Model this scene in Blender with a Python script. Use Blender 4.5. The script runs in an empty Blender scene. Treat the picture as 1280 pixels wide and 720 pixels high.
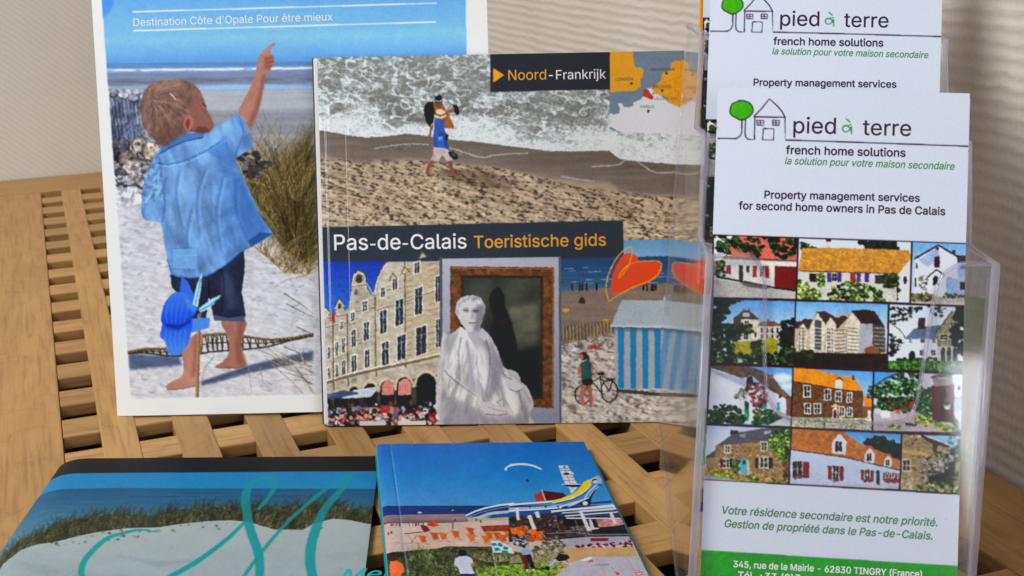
import bpy, bmesh, math, random, os
import numpy as np
from mathutils import Vector, Matrix
from mathutils.geometry import delaunay_2d_cdt

S = bpy.context.scene
COL = S.collection
RNG = np.random.default_rng(7)
random.seed(7)

# ------------------------------------------------------------------ camera
cd = bpy.data.cameras.new('camera')
cam = bpy.data.objects.new('camera', cd)
COL.objects.link(cam)
Rm = ((0.933657, -0.125600, 0.335423), (-0.357433, -0.266776, 0.895026), (-0.022933, -0.955539, -0.293971))
cam.matrix_world = Matrix(((Rm[0][0], -Rm[0][1], -Rm[0][2], 0.0),
                           (Rm[1][0], -Rm[1][1], -Rm[1][2], 0.0),
                           (Rm[2][0], -Rm[2][1], -Rm[2][2], 0.285),
                           (0, 0, 0, 1)))
cd.sensor_width = 36.0
cd.lens = 36.0 * 1550.0 / 1280.0
cd.clip_start = 0.01
cd.clip_end = 60.0
cd.dof.use_dof = True
cd.dof.focus_distance = 0.58
cd.dof.aperture_fstop = 26.0
S.camera = cam

# ------------------------------------------------------------------ light
W = bpy.data.worlds.new("World")
S.world = W
W.use_nodes = True
bg = W.node_tree.nodes['Background']
bg.inputs[0].default_value = (0.80, 0.88, 1.0, 1)
bg.inputs[1].default_value = 0.30


def area(name, loc, target, size, size_y, power, col):
    l = bpy.data.lights.new(name, 'AREA')
    l.shape = 'RECTANGLE'
    l.size = size
    l.size_y = size_y
    l.energy = power
    l.color = col
    o = bpy.data.objects.new(name, l)
    COL.objects.link(o)
    o.location = loc
    o.rotation_euler = (Vector(target) - Vector(loc)).to_track_quat('-Z', 'Y').to_euler()
    return o


area('window_light', (-1.15, 0.52, 1.50), (0.20, 0.66, 0.03), 0.8, 0.8, 40.0, (1.0, 0.97, 0.93))
area('front_fill', (0.30, -1.75, 0.55), (0.25, 0.6, 0.08), 0.7, 0.6, 12.5, (0.88, 0.94, 1.0))  # added fill lamp from the front, brightens the upright covers
S.view_settings.view_transform = 'Standard'
S.view_settings.look = 'None'
S.view_settings.exposure = 0.0
S.view_settings.gamma = 1.0
S.cycles.max_bounces = 10
S.cycles.transparent_max_bounces = 24
S.cycles.use_denoising = True


# ------------------------------------------------------------------ helpers
def tag(o, label=None, cat=None, group=None, kind=None):
    if label:
        o['label'] = label
    if cat:
        o['category'] = cat
    if group:
        o['group'] = group
    if kind:
        o['kind'] = kind
    return o


def empty(name, mat):
    o = bpy.data.objects.new(name, None)
    o.empty_display_size = 0.03
    COL.objects.link(o)
    o.matrix_world = mat
    return o


def frame(O, e, d):
    """local x along the print, local y up the print, local z out of the print"""
    e = Vector(e).normalized()
    y = -Vector(d).normalized()
    n = e.cross(y)
    return Matrix(((e.x, y.x, n.x, O[0]), (e.y, y.y, n.y, O[1]), (e.z, y.z, n.z, O[2]), (0, 0, 0, 1)))


def mesh_obj(name, verts, faces, mats, parent=None, smooth=False, fmat=None):
    me = bpy.data.meshes.new(name)
    me.from_pydata([tuple(v) for v in verts], [], faces)
    for m in (mats if isinstance(mats, (list, tuple)) else [mats]):
        me.materials.append(m)
    if fmat is not None:
        me.polygons.foreach_set('material_index', fmat)
    if smooth:
        me.polygons.foreach_set('use_smooth', [True] * len(me.polygons))
    me.update()
    o = bpy.data.objects.new(name, me)
    COL.objects.link(o)
    if parent is not None:
        o.parent = parent
    return o


def bm_obj(name, bm, mats, parent=None, smooth=False):
    me = bpy.data.meshes.new(name)
    bmesh.ops.recalc_face_normals(bm, faces=bm.faces)
    bm.to_mesh(me)
    bm.free()
    for m in (mats if isinstance(mats, (list, tuple)) else [mats]):
        me.materials.append(m)
    if smooth:
        me.polygons.foreach_set('use_smooth', [True] * len(me.polygons))
    o = bpy.data.objects.new(name, me)
    COL.objects.link(o)
    if parent is not None:
        o.parent = parent
    return o


def add_box(bm, x0, x1, y0, y1, z0, z1):
    v = [bm.verts.new(p) for p in ((x0, y0, z0), (x1, y0, z0), (x1, y1, z0), (x0, y1, z0),
                                   (x0, y0, z1), (x1, y0, z1), (x1, y1, z1), (x0, y1, z1))]
    for f in ((0, 3, 2, 1), (4, 5, 6, 7), (0, 1, 5, 4), (1, 2, 6, 5), (2, 3, 7, 6), (3, 0, 4, 7)):
        bm.faces.new([v[i] for i in f])
    return v


def bevel_all(bm, w, seg=2):
    bmesh.ops.bevel(bm, geom=list(bm.edges), offset=w, segments=seg, profile=0.6, affect='EDGES', clamp_overlap=True)


def add_prism(bm, outline, axis_vec, base=Vector((0, 0, 0))):
    """extrude a closed outline of 3d points along axis_vec"""
    a = [bm.verts.new(Vector(p)) for p in outline]
    b = [bm.verts.new(Vector(p) + axis_vec) for p in outline]
    n = len(a)
    bm.faces.new(a[::-1])
    bm.faces.new(b)
    for i in range(n):
        bm.faces.new((a[i], a[(i + 1) % n], b[(i + 1) % n], b[i]))


def add_bar(bm, pts, r, nsides=8, closed=False):
    """round bar along a polyline"""
    pts = [Vector(p) for p in pts]
    rings = []
    n = len(pts)
    for i, p in enumerate(pts):
        t = (pts[min(i + 1, n - 1)] - pts[max(i - 1, 0)]).normalized()
        ref = Vector((0.31, 0.77, 0.55))
        a = t.cross(ref).normalized()
        b = t.cross(a)
        rings.append([bm.verts.new(p + r * (math.cos(2 * math.pi * k / nsides) * a + math.sin(2 * math.pi * k / nsides) * b)) for k in range(nsides)])
    for i in range(n - 1):
        for k in range(nsides):
            k2 = (k + 1) % nsides
            bm.faces.new((rings[i][k], rings[i][k2], rings[i + 1][k2], rings[i + 1][k]))
    bm.faces.new(rings[0][::-1])
    bm.faces.new(rings[-1])


# ------------------------------------------------------------------ materials
def new_mat(name):
    m = bpy.data.materials.new(name)
    m.use_nodes = True
    nt = m.node_tree
    return m, nt, nt.nodes['Principled BSDF']


def nd(nt, t, **kw):
    n = nt.nodes.new(t)
    for k, v in kw.items():
        setattr(n, k, v)
    return n


def setin(n, **kw):
    for k, v in kw.items():
        n.inputs[k.replace('_', ' ')].default_value = v


def plain(name, col, rough=0.5, spec=0.5):
    m, nt, p = new_mat(name)
    p.inputs['Base Color'].default_value = (*col, 1)
    p.inputs['Roughness'].default_value = rough
    p.inputs['Specular IOR Level'].default_value = spec
    tc = nd(nt, 'ShaderNodeTexCoord')
    ns = nd(nt, 'ShaderNodeTexNoise')
    setin(ns, Scale=900.0, Detail=2.0)
    nt.links.new(tc.outputs['Object'], ns.inputs['Vector'])
    bp = nd(nt, 'ShaderNodeBump')
    setin(bp, Strength=0.04, Distance=0.0002)
    nt.links.new(ns.outputs['Fac'], bp.inputs['Height'])
    nt.links.new(bp.outputs[0], p.inputs['Normal'])
    return m


def print_mat(name, rough, coat, bump=0.0, spec=0.22):
    m, nt, p = new_mat(name)
    a = nd(nt, 'ShaderNodeAttribute')
    a.attribute_name = 'ink'
    nt.links.new(a.outputs['Color'], p.inputs['Base Color'])
    p.inputs['Roughness'].default_value = rough
    p.inputs['Specular IOR Level'].default_value = spec
    p.inputs['Coat Weight'].default_value = coat
    p.inputs['Coat Roughness'].default_value = 0.13
    tc = nd(nt, 'ShaderNodeTexCoord')
    ns = nd(nt, 'ShaderNodeTexNoise')
    setin(ns, Scale=35.0, Detail=3.0, Roughness=0.5)
    nt.links.new(tc.outputs['Object'], ns.inputs['Vector'])
    bp = nd(nt, 'ShaderNodeBump')
    setin(bp, Strength=bump, Distance=0.002)
    nt.links.new(ns.outputs['Fac'], bp.inputs['Height'])
    nt.links.new(bp.outputs[0], p.inputs['Normal'])
    nt.links.new(bp.outputs[0], p.inputs['Coat Normal'])
    return m


def wood_mat(name, along):
    """oiled teak; grain runs along axis 'along' (0 = x, 1 = y)"""
    m, nt, p = new_mat(name)
    L = nt.links.new
    tc = nd(nt, 'ShaderNodeTexCoord')
    oi = nd(nt, 'ShaderNodeObjectInfo')
    off = nd(nt, 'ShaderNodeVectorMath', operation='SCALE')
    comb = nd(nt, 'ShaderNodeCombineXYZ')
    mul = nd(nt, 'ShaderNodeMath', operation='MULTIPLY')
    mul.inputs[1].default_value = 7.3
    L(oi.outputs['Random'], mul.inputs[0])
    for k in range(3):
        L(mul.outputs[0], comb.inputs[k])
    add = nd(nt, 'ShaderNodeVectorMath', operation='ADD')
    L(tc.outputs['Object'], add.inputs[0])
    L(comb.outputs[0], add.inputs[1])

    def stretched(sx, sy, sz, scale, detail, dist=0.0):
        mp = nd(nt, 'ShaderNodeMapping')
        v = [sx, sy, sz]
        if along == 0:
            v = [sy, sx, sz]
        mp.inputs['Scale'].default_value = v
        L(add.outputs[0], mp.inputs['Vector'])
        n = nd(nt, 'ShaderNodeTexNoise')
        setin(n, Scale=scale, Detail=detail, Roughness=0.6, Distortion=dist)
        L(mp.outputs[0], n.inputs['Vector'])
        return n
    broad = stretched(1.0, 0.10, 1.0, 70.0, 4.0, 0.8)
    fine = stretched(1.0, 0.045, 1.0, 420.0, 3.0)
    cloud = stretched(1.0, 0.55, 1.0, 24.0, 5.0, 1.2)
    ramp = nd(nt, 'ShaderNodeValToRGB')
    cr = ramp.color_ramp
    cr.elements[0].position = 0.25
    cr.elements[0].color = (0.31, 0.158, 0.049, 1)
    cr.elements[1].position = 0.75
    cr.elements[1].color = (0.475, 0.276, 0.097, 1)
    mixf = nd(nt, 'ShaderNodeMix', data_type='FLOAT')
    mixf.inputs[0].default_value = 0.42
    L(broad.outputs['Fac'], mixf.inputs[2])
    L(cloud.outputs['Fac'], mixf.inputs[3])
    L(mixf.outputs[0], ramp.inputs['Fac'])
    # pore streaks
    st = nd(nt, 'ShaderNodeValToRGB')
    st.color_ramp.elements[0].position = 0.33
    st.color_ramp.elements[0].color = (0.62, 0.55, 0.48, 1)
    st.color_ramp.elements[1].position = 0.52
    st.color_ramp.elements[1].color = (1, 1, 1, 1)
    L(fine.outputs['Fac'], st.inputs['Fac'])
    mx = nd(nt, 'ShaderNodeMix', data_type='RGBA', blend_type='MULTIPLY')
    mx.inputs[0].default_value = 0.62
    L(ramp.outputs[0], mx.inputs[6])
    L(st.outputs[0], mx.inputs[7])
    # each stick has its own tone
    hv = nd(nt, 'ShaderNodeHueSaturation')
    mr = nd(nt, 'ShaderNodeMapRange')
    mr.inputs['To Min'].default_value = 0.76
    mr.inputs['To Max'].default_value = 1.14
    L(oi.outputs['Random'], mr.inputs['Value'])
    L(mr.outputs[0], hv.inputs['Value'])
    L(mx.outputs[2], hv.inputs['Color'])
    # fine growth cracks, thin darker veins
    vor = nd(nt, 'ShaderNodeTexNoise')
    setin(vor, Scale=16.0, Detail=6.0, Distortion=0.6)
    L(add.outputs[0], vor.inputs['Vector'])
    vr = nd(nt, 'ShaderNodeValToRGB')
    e = vr.color_ramp.elements
    e[0].position = 0.485
    e[0].color = (1, 1, 1, 1)
    e[1].position = 0.515
    e[1].color = (1, 1, 1, 1)
    mid = e.new(0.5)
    mid.color = (0.72, 0.6, 0.5, 1)
    L(vor.outputs['Fac'], vr.inputs['Fac'])
    mx2 = nd(nt, 'ShaderNodeMix', data_type='RGBA', blend_type='MULTIPLY')
    mx2.inputs[0].default_value = 0.40
    L(hv.outputs[0], mx2.inputs[6])
    L(vr.outputs[0], mx2.inputs[7])
    L(mx2.outputs[2], p.inputs['Base Color'])
    p.inputs['Roughness'].default_value = 0.5
    p.inputs['Specular IOR Level'].default_value = 0.35
    bp = nd(nt, 'ShaderNodeBump')
    setin(bp, Strength=0.25, Distance=0.0004)
    L(fine.outputs['Fac'], bp.inputs['Height'])
    L(bp.outputs[0], p.inputs['Normal'])
    return m


def weave_mat(name, col, rows, threads, diag, strength, axis):
    """painted glass-fibre wallpaper: raised horizontal rows crossed by fine threads"""
    m, nt, p = new_mat(name)
    L = nt.links.new
    tc = nd(nt, 'ShaderNodeTexCoord')
    nz = nd(nt, 'ShaderNodeTexNoise')
    setin(nz, Scale=60.0, Detail=3.0)
    L(tc.outputs['Object'], nz.inputs['Vector'])
    sub = nd(nt, 'ShaderNodeVectorMath', operation='SUBTRACT')
    sub.inputs[1].default_value = (0.5, 0.5, 0.5)
    L(nz.outputs['Color'], sub.inputs[0])
    sc = nd(nt, 'ShaderNodeVectorMath', operation='SCALE')
    sc.inputs['Scale'].default_value = 0.005
    L(sub.outputs[0], sc.inputs[0])
    add = nd(nt, 'ShaderNodeVectorMath', operation='ADD')
    L(tc.outputs['Object'], add.inputs[0])
    L(sc.outputs[0], add.inputs[1])
    sep = nd(nt, 'ShaderNodeSeparateXYZ')
    L(add.outputs[0], sep.inputs[0])

    def sine(expr_out, freq):
        mm = nd(nt, 'ShaderNodeMath', operation='MULTIPLY')
        mm.inputs[1].default_value = freq
        L(expr_out, mm.inputs[0])
        s = nd(nt, 'ShaderNodeMath', operation='SINE')
        L(mm.outputs[0], s.inputs[0])
        return s.outputs[0]
    hz = nd(nt, 'ShaderNodeMath', operation='MULTIPLY_ADD')
    L(sep.outputs[axis], hz.inputs[0])
    hz.inputs[1].default_value = diag
    L(sep.outputs[2], hz.inputs[2])
    s1 = sine(hz.outputs[0], 2 * math.pi / rows)
    s2 = sine(sep.outputs[axis], 2 * math.pi / threads)
    blotch = nd(nt, 'ShaderNodeTexNoise')
    mp = nd(nt, 'ShaderNodeMapping')
    mp.inputs['Scale'].default_value = (0.35, 0.35, 1.6)
    L(tc.outputs['Object'], mp.inputs['Vector'])
    L(mp.outputs[0], blotch.inputs['Vector'])
    setin(blotch, Scale=95.0, Detail=4.0, Roughness=0.65)
    big = nd(nt, 'ShaderNodeTexNoise')
    setin(big, Scale=7.0, Detail=3.0)
    L(tc.outputs['Object'], big.inputs['Vector'])
    m1 = nd(nt, 'ShaderNodeMath', operation='MULTIPLY_ADD')
    L(s2, m1.inputs[0])
    m1.inputs[1].default_value = 0.35
    L(s1, m1.inputs[2])
    m2 = nd(nt, 'ShaderNodeMath', operation='MULTIPLY')
    L(m1.outputs[0], m2.inputs[0])
    L(blotch.outputs['Fac'], m2.inputs[1])
    m3 = nd(nt, 'ShaderNodeMath', operation='ADD')
    L(m2.outputs[0], m3.inputs[0])
    L(blotch.outputs['Fac'], m3.inputs[1])
    bp = nd(nt, 'ShaderNodeBump')
    setin(bp, Strength=strength, Distance=0.0011)
    L(m3.outputs[0], bp.inputs['Height'])
    L(bp.outputs[0], p.inputs['Normal'])
    ramp = nd(nt, 'ShaderNodeValToRGB')
    ramp.color_ramp.elements[0].position = 0.2
    ramp.color_ramp.elements[0].color = (col[0] * 0.84, col[1] * 0.82, col[2] * 0.78, 1)
    ramp.color_ramp.elements[1].position = 0.8
    ramp.color_ramp.elements[1].color = (*col, 1)
    m4 = nd(nt, 'ShaderNodeMath', operation='MULTIPLY_ADD')
    L(m2.outputs[0], m4.inputs[0])
    m4.inputs[1].default_value = 0.18
    L(big.outputs['Fac'], m4.inputs[2])
    L(m4.outputs[0], ramp.inputs['Fac'])
    L(ramp.outputs[0], p.inputs['Base Color'])
    p.inputs['Roughness'].default_value = 0.75
    p.inputs['Specular IOR Level'].default_value = 0.25
    return m


def clear_plastic(name, tint, haze=0.0, haze_col=(0.8, 0.8, 0.86)):
    m, nt, p = new_mat(name)
    nt.nodes.remove(p)
    L = nt.links.new
    tr = nd(nt, 'ShaderNodeBsdfTransparent')
    tr.inputs[0].default_value = (*tint, 1)
    gl = nd(nt, 'ShaderNodeBsdfGlossy')
    gl.inputs['Color'].default_value = (1, 1, 1, 1)
    gl.inputs['Roughness'].default_value = 0.06
    fr = nd(nt, 'ShaderNodeFresnel')
    ge = nd(nt, 'ShaderNodeNewGeometry')
    io = nd(nt, 'ShaderNodeMapRange')
    io.inputs['To Min'].default_value = 1.42
    io.inputs['To Max'].default_value = 1 / 1.42
    L(ge.outputs['Backfacing'], io.inputs['Value'])
    L(io.outputs[0], fr.inputs['IOR'])
    mx = nd(nt, 'ShaderNodeMixShader')
    L(fr.outputs[0], mx.inputs[0])
    L(tr.outputs[0], mx.inputs[1])
    L(gl.outputs[0], mx.inputs[2])
    out = nt.nodes['Material Output']
    if haze > 0:
        df = nd(nt, 'ShaderNodeBsdfDiffuse')
        df.inputs[0].default_value = (*haze_col, 1)
        tl = nd(nt, 'ShaderNodeBsdfTranslucent')
        tl.inputs[0].default_value = (*haze_col, 1)
        m0 = nd(nt, 'ShaderNodeMixShader')
        m0.inputs[0].default_value = 0.5
        L(df.outputs[0], m0.inputs[1])
        L(tl.outputs[0], m0.inputs[2])
        tc = nd(nt, 'ShaderNodeTexCoord')
        ns = nd(nt, 'ShaderNodeTexNoise')
        setin(ns, Scale=14.0, Detail=4.0)
        L(tc.outputs['Object'], ns.inputs['Vector'])
        mm = nd(nt, 'ShaderNodeMath', operation='MULTIPLY')
        mm.inputs[1].default_value = haze * 2
        L(ns.outputs['Fac'], mm.inputs[0])
        m2 = nd(nt, 'ShaderNodeMixShader')
        L(mm.outputs[0], m2.inputs[0])
        L(mx.outputs[0], m2.inputs[1])
        L(m0.outputs[0], m2.inputs[2])
        L(m2.outputs[0], out.inputs['Surface'])
    else:
        L(mx.outputs[0], out.inputs['Surface'])
    return m


M_WOODY = wood_mat('teak grain lengthwise', 1)
M_WOODX = wood_mat('teak grain crosswise', 0)
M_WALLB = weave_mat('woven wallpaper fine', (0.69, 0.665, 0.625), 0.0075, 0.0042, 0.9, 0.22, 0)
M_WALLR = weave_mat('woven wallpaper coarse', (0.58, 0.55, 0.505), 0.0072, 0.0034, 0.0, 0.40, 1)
M_FLOOR = plain('dark floor', (0.012, 0.009, 0.007), 0.8, 0.1)
M_PAPER = plain('paper edge', (0.72, 0.72, 0.74), 0.7, 0.3)
M_LEAFP = plain('leaflet paper', (0.78, 0.78, 0.80), 0.6, 0.3)
M_TEAL = plain('teal cover board', (0.02, 0.26, 0.30), 0.35)
M_DARK = plain('dark cover stock', (0.02, 0.02, 0.022), 0.4)
M_ORANGE = plain('orange cover stock', (0.72, 0.30, 0.02), 0.4)
M_GLOSS = print_mat('glossy guide print', 0.36, 1.0, 0.05, 0.08)
M_SATIN = print_mat('satin magazine print', 0.45, 0.0, 0.10, 0.12)
M_FLAT = print_mat('booklet print', 0.42, 0.0, 0.08, 0.10)
M_LEAF = print_mat('leaflet print', 0.42, 0.0, 0.05, 0.15)
M_CLEAR = clear_plastic('clear polystyrene', (0.994, 0.993, 0.996), 0.003)
M_RIM = clear_plastic('polystyrene rim', (0.86, 0.85, 0.91), 0.27, (0.80, 0.78, 0.86))
M_EDGE = clear_plastic('polystyrene edge', (0.86, 0.85, 0.90), 0.16, (0.75, 0.73, 0.80))


# ------------------------------------------------------------------ print painter
def lin(c):
    c = np.asarray(c, dtype=np.float32)
    return np.where(c <= 0.04045, c / 12.92, ((c + 0.055) / 1.055) ** 2.4)


_LAT = np.random.default_rng(11).random((256, 256)).astype(np.float32)


def vn(x, y, seed=0):
    x = x + seed * 17.31
    y = y + seed * 9.77
    xi = np.floor(x).astype(np.int32)
    yi = np.floor(y).astype(np.int32)
    fx = (x - xi).astype(np.float32)
    fy = (y - yi).astype(np.float32)
    fx = fx * fx * (3 - 2 * fx)
    fy = fy * fy * (3 - 2 * fy)
    a = _LAT[yi & 255, xi & 255]
    b = _LAT[yi & 255, (xi + 1) & 255]
    c = _LAT[(yi + 1) & 255, xi & 255]
    d = _LAT[(yi + 1) & 255, (xi + 1) & 255]
    return (a * (1 - fx) + b * fx) * (1 - fy) + (c * (1 - fx) + d * fx) * fy


def fbm(x, y, seed=0, oct=4):
    s = 0
    a = 0.5
    t = 0
    for k in range(oct):
        s = s + a * vn(x * 2 ** k, y * 2 ** k, seed + k * 3)
        t += a
        a *= 0.55
    return s / t


def homog(src, dst):
    A = []
    b = []
    for (x, y), (u, v) in zip(src, dst):
        A += [[x, y, 1, 0, 0, 0, -u * x, -u * y], [0, 0, 0, x, y, 1, -v * x, -v * y]]
        b += [u, v]
    h = np.linalg.solve(np.array(A, float), np.array(b, float))
    return np.append(h, 1).reshape(3, 3)


def spline(pts, n=8, closed=False):
    p = [np.array(q, float) for q in pts]
    m = len(p)
    out = []
    rng = range(m) if closed else range(m - 1)
    for i in rng:
        p0 = p[(i - 1) % m] if closed or i > 0 else p[i]
        p1 = p[i]
        p2 = p[(i + 1) % m]
        p3 = p[(i + 2) % m] if closed or i + 2 < m else p2
        for k in range(n):
            t = k / n
            out.append(0.5 * ((2 * p1) + (-p0 + p2) * t + (2 * p0 - 5 * p1 + 4 * p2 - p3) * t * t + (-p0 + 3 * p1 - 3 * p2 + p3) * t ** 3))
    if not closed:
        out.append(p[-1])
    return [tuple(q) for q in out]


class Print:
    """A sheet w x h mm painted in code. Drawing units are those of the traced sheet
    (four reference points give the sheet's own millimetres), inks are sRGB 0-255."""

    def __init__(s, w, h, res, pairs, base=(235, 235, 240)):
        s.w, s.h, s.res = w, h, res
        s.SS = 2
        s.W = int(round(w * res)) * s.SS
        s.H = int(round(h * res)) * s.SS
        s.Hm = homog([p for p, _ in pairs], [q for _, q in pairs])
        s.Hi = np.linalg.inv(s.Hm)
        yy, xx = np.mgrid[0:s.H, 0:s.W].astype(np.float32)
        mx = (xx + 0.5) / s.W * w
        my = (yy + 0.5) / s.H * h
        q = s.Hi
        z = q[2, 0] * mx + q[2, 1] * my + q[2, 2]
        s.X = ((q[0, 0] * mx + q[0, 1] * my + q[0, 2]) / z).astype(np.float32)
        s.Y = ((q[1, 0] * mx + q[1, 1] * my + q[1, 2]) / z).astype(np.float32)
        s.img = np.empty((s.H, s.W, 3), np.float32)
        s.img[:] = np.array(base, np.float32) / 255
        s.o = (0.0, 0.0)
        s.k = 1.0
        s.rg = np.random.default_rng(5)

    def crop(s, ox=0.0, oy=0.0, k=1.0):
        """following coordinates are in a k-times enlargement with its corner at (ox, oy)"""
        s.o = (ox, oy)
        s.k = k

    def T(s, p):
        return (s.o[0] + p[0] / s.k, s.o[1] + p[1] / s.k)

    def mm(s, p):
        v = s.Hm @ np.array([p[0], p[1], 1.0])
        return v[0] / v[2], v[1] / v[2]

    def win(s, pts, pad=0):
        q = np.array([s.mm(p) for p in pts])
        c0 = max(0, int(np.floor(q[:, 0].min() / s.w * s.W)) - 2 - pad)
        c1 = min(s.W, int(np.ceil(q[:, 0].max() / s.w * s.W)) + 3 + pad)
        r0 = max(0, int(np.floor(q[:, 1].min() / s.h * s.H)) - 2 - pad)
        r1 = min(s.H, int(np.ceil(q[:, 1].max() / s.h * s.H)) + 3 + pad)
        if c1 <= c0 or r1 <= r0:
            return None
        return slice(r0, r1), slice(c0, c1)

    def mask(s, pts, w):
        X = s.X[w]
        Y = s.Y[w]
        m = np.zeros(X.shape, bool)
        n = len(pts)
        for i in range(n):
            x0, y0 = pts[i]
            x1, y1 = pts[(i + 1) % n]
            if y0 == y1:
                continue
            c = ((Y >= y0) != (Y >= y1))
            m ^= c & (X < x0 + (Y - y0) * ((x1 - x0) / (y1 - y0)))
        return m

    def put(s, w, m, col, a, tex=None, grad=None, soft=0):
        m = m.astype(np.float32)
        for _ in range(2 if soft else 0):
            k = soft
            c = np.cumsum(np.pad(m, ((k + 1, k), (0, 0)), mode='edge'), 0)
            m = (c[2 * k + 1:] - c[:-2 * k - 1]) / (2 * k + 1)
            c = np.cumsum(np.pad(m, ((0, 0), (k + 1, k)), mode='edge'), 1)
            m = (c[:, 2 * k + 1:] - c[:, :-2 * k - 1]) / (2 * k + 1)
        m = m * a
        c = np.array(col, np.float32) / 255
        if grad is not None:
            c2, ya, yb = grad
            t = np.clip((s.Y[w] - ya) / (yb - ya), 0, 1)[..., None]
            c = c * (1 - t) + np.array(c2, np.float32) / 255 * t
        else:
            c = np.broadcast_to(c, m.shape + (3,))
        if tex is not None:
            amp, sx, sy, sd = tex
            n = fbm(s.X[w] / sx, s.Y[w] / sy, sd) - 0.5
            c = c * (1 + 2 * amp * n[..., None])
        s.img[w] = s.img[w] * (1 - m[..., None]) + np.clip(c, 0, 1) * m[..., None]

    def fill(s, pts, col, a=1.0, tex=None, grad=None, soft=0):
        pts = [s.T(p) for p in pts]
        if grad is not None:
            grad = (grad[0], s.o[1] + grad[1] / s.k, s.o[1] + grad[2] / s.k)
        w = s.win(pts, soft * 2)
        if w is None:
            return
        s.put(w, s.mask(pts, w), col, a, tex, grad, soft)

    def rect(s, x0, y0, x1, y1, col, a=1.0, **kw):
        s.fill([(x0, y0), (x1, y0), (x1, y1), (x0, y1)], col, a, **kw)

    def ell(s, cx, cy, rx, ry, col, a=1.0, ang=0.0, **kw):
        ca, sa = math.cos(ang), math.sin(ang)
        pts = []
        for k in range(20):
            t = 2 * math.pi * k / 20
            x, y = rx * math.cos(t), ry * math.sin(t)
            pts.append((cx + ca * x - sa * y, cy + sa * x + ca * y))
        s.fill(pts, col, a, **kw)

    def line(s, pts, wd, col, a=1.0, wd2=None, **kw):
        p = np.array(pts, float)
        d = np.gradient(p, axis=0) if len(p) > 2 else np.repeat(p[1:] - p[:1], 2, 0)
        n = np.stack([-d[:, 1], d[:, 0]], 1)
        n /= np.maximum(np.linalg.norm(n, axis=1, keepdims=True), 1e-6)
        t = np.linspace(0, 1, len(p))[:, None]
        hw = (wd + ((wd2 if wd2 is not None else wd) - wd) * t) / 2
        A = p + n * hw
        B = p - n * hw
        for i in range(len(p) - 1) if len(p) > 12 else [None]:
            if i is None:
                s.fill([tuple(q) for q in A] + [tuple(q) for q in B[::-1]], col, a, **kw)
            elif a >= 1:
                j = min(i + 2, len(p) - 1)
                s.fill([tuple(q) for q in A[i:j + 1]] + [tuple(q) for q in B[i:j + 1][::-1]], col, a, **kw)
            else:
                s.fill([tuple(q) for q in A] + [tuple(q) for q in B[::-1]], col, a, **kw)
                break

    def brush(s, pts, wds, col, a=1.0):
        """pen stroke with a width at every knot and rounded ends, laid down in one pass"""
        n = 10
        q = spline(pts, n)
        t = np.linspace(0, len(wds) - 1, len(q))
        wd = np.interp(t, range(len(wds)), wds)
        w = s.win([s.T(p) for p in q], 24)
        X, Y = s.X[w], s.Y[w]
        m = np.zeros(X.shape, bool)
        for i, p in enumerate(q):
            x, y = s.T(p)
            r = wd[i] / 2 / s.k
            m |= (X - x) ** 2 + ((Y - y) * 1.5) ** 2 < r * r
            if i:
                x2, y2 = s.T(((p[0] + q[i - 1][0]) / 2, (p[1] + q[i - 1][1]) / 2))
                m |= (X - x2) ** 2 + ((Y - y2) * 1.5) ** 2 < r * r
        s.put(w, m, col, a)

    def dabs(s, area, n, size, cols, a=0.9, jit=0.6, ang=0.0, asp=0.7):
        """n small leaf / stone / figure sized dabs inside a polygon"""
        P = np.array([s.T(p) for p in area])
        lo, hi = P.min(0), P.max(0)
        poly = [tuple(q) for q in P]
        done = 0
        save = (s.o, s.k)
        k = s.k
        s.crop()
        tries = 0
        while done < n and tries < n * 20:
            tries += 1
            x = lo[0] + s.rg.random() * (hi[0] - lo[0])
            y = lo[1] + s.rg.random() * (hi[1] - lo[1])
            ins = False
            for i in range(len(poly)):
                x0, y0 = poly[i]
                x1, y1 = poly[(i + 1) % len(poly)]
                if (y0 > y) != (y1 > y) and x < x0 + (y - y0) * (x1 - x0) / (y1 - y0):
                    ins = not ins
            if not ins:
                continue
            done += 1
            r = size / k * (0.5 + s.rg.random())
            c = np.array(cols[s.rg.integers(len(cols))], float) * (0.85 + 0.3 * s.rg.random())
            s.ell(x, y, r, r * asp * (0.6 + 0.8 * s.rg.random()), np.clip(c, 0, 255), a, ang + jit * (s.rg.random() - 0.5) * 2)
        s.o, s.k = save

    def blades(s, base, n, length, lean, cols, wd=1.0, a=0.85, spread=0.35):
        """grass blades rooted along the polyline base"""
        b = np.array(base, float)
        for _ in range(n):
            t = s.rg.random() * (len(b) - 1)
            i = int(t)
            p = b[i] + (b[min(i + 1, len(b) - 1)] - b[i]) * (t - i)
            L = length * (0.45 + 0.75 * s.rg.random())
            g = lean + spread * s.rg.normal()
            q1 = p + L * 0.55 * np.array([math.sin(g), -math.cos(g)])
            g2 = g + 0.35 * (1 if g > 0 else -1) * s.rg.random()
            q2 = q1 + L * 0.45 * np.array([math.sin(g2), -math.cos(g2)])
            c = np.array(cols[s.rg.integers(len(cols))], float) * (0.8 + 0.4 * s.rg.random())
            s.line([p, q1, q2], wd, np.clip(c, 0, 255), a, wd2=wd * 0.3)

    def grain(s, amp, seed=3):
        n = np.random.default_rng(seed).normal(0, 1, (s.H // 2, s.W // 2)).astype(np.float32)
        n = np.repeat(np.repeat(n, 2, 0), 2, 1)
        s.img[:n.shape[0], :n.shape[1]] += amp * n[..., None]

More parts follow.
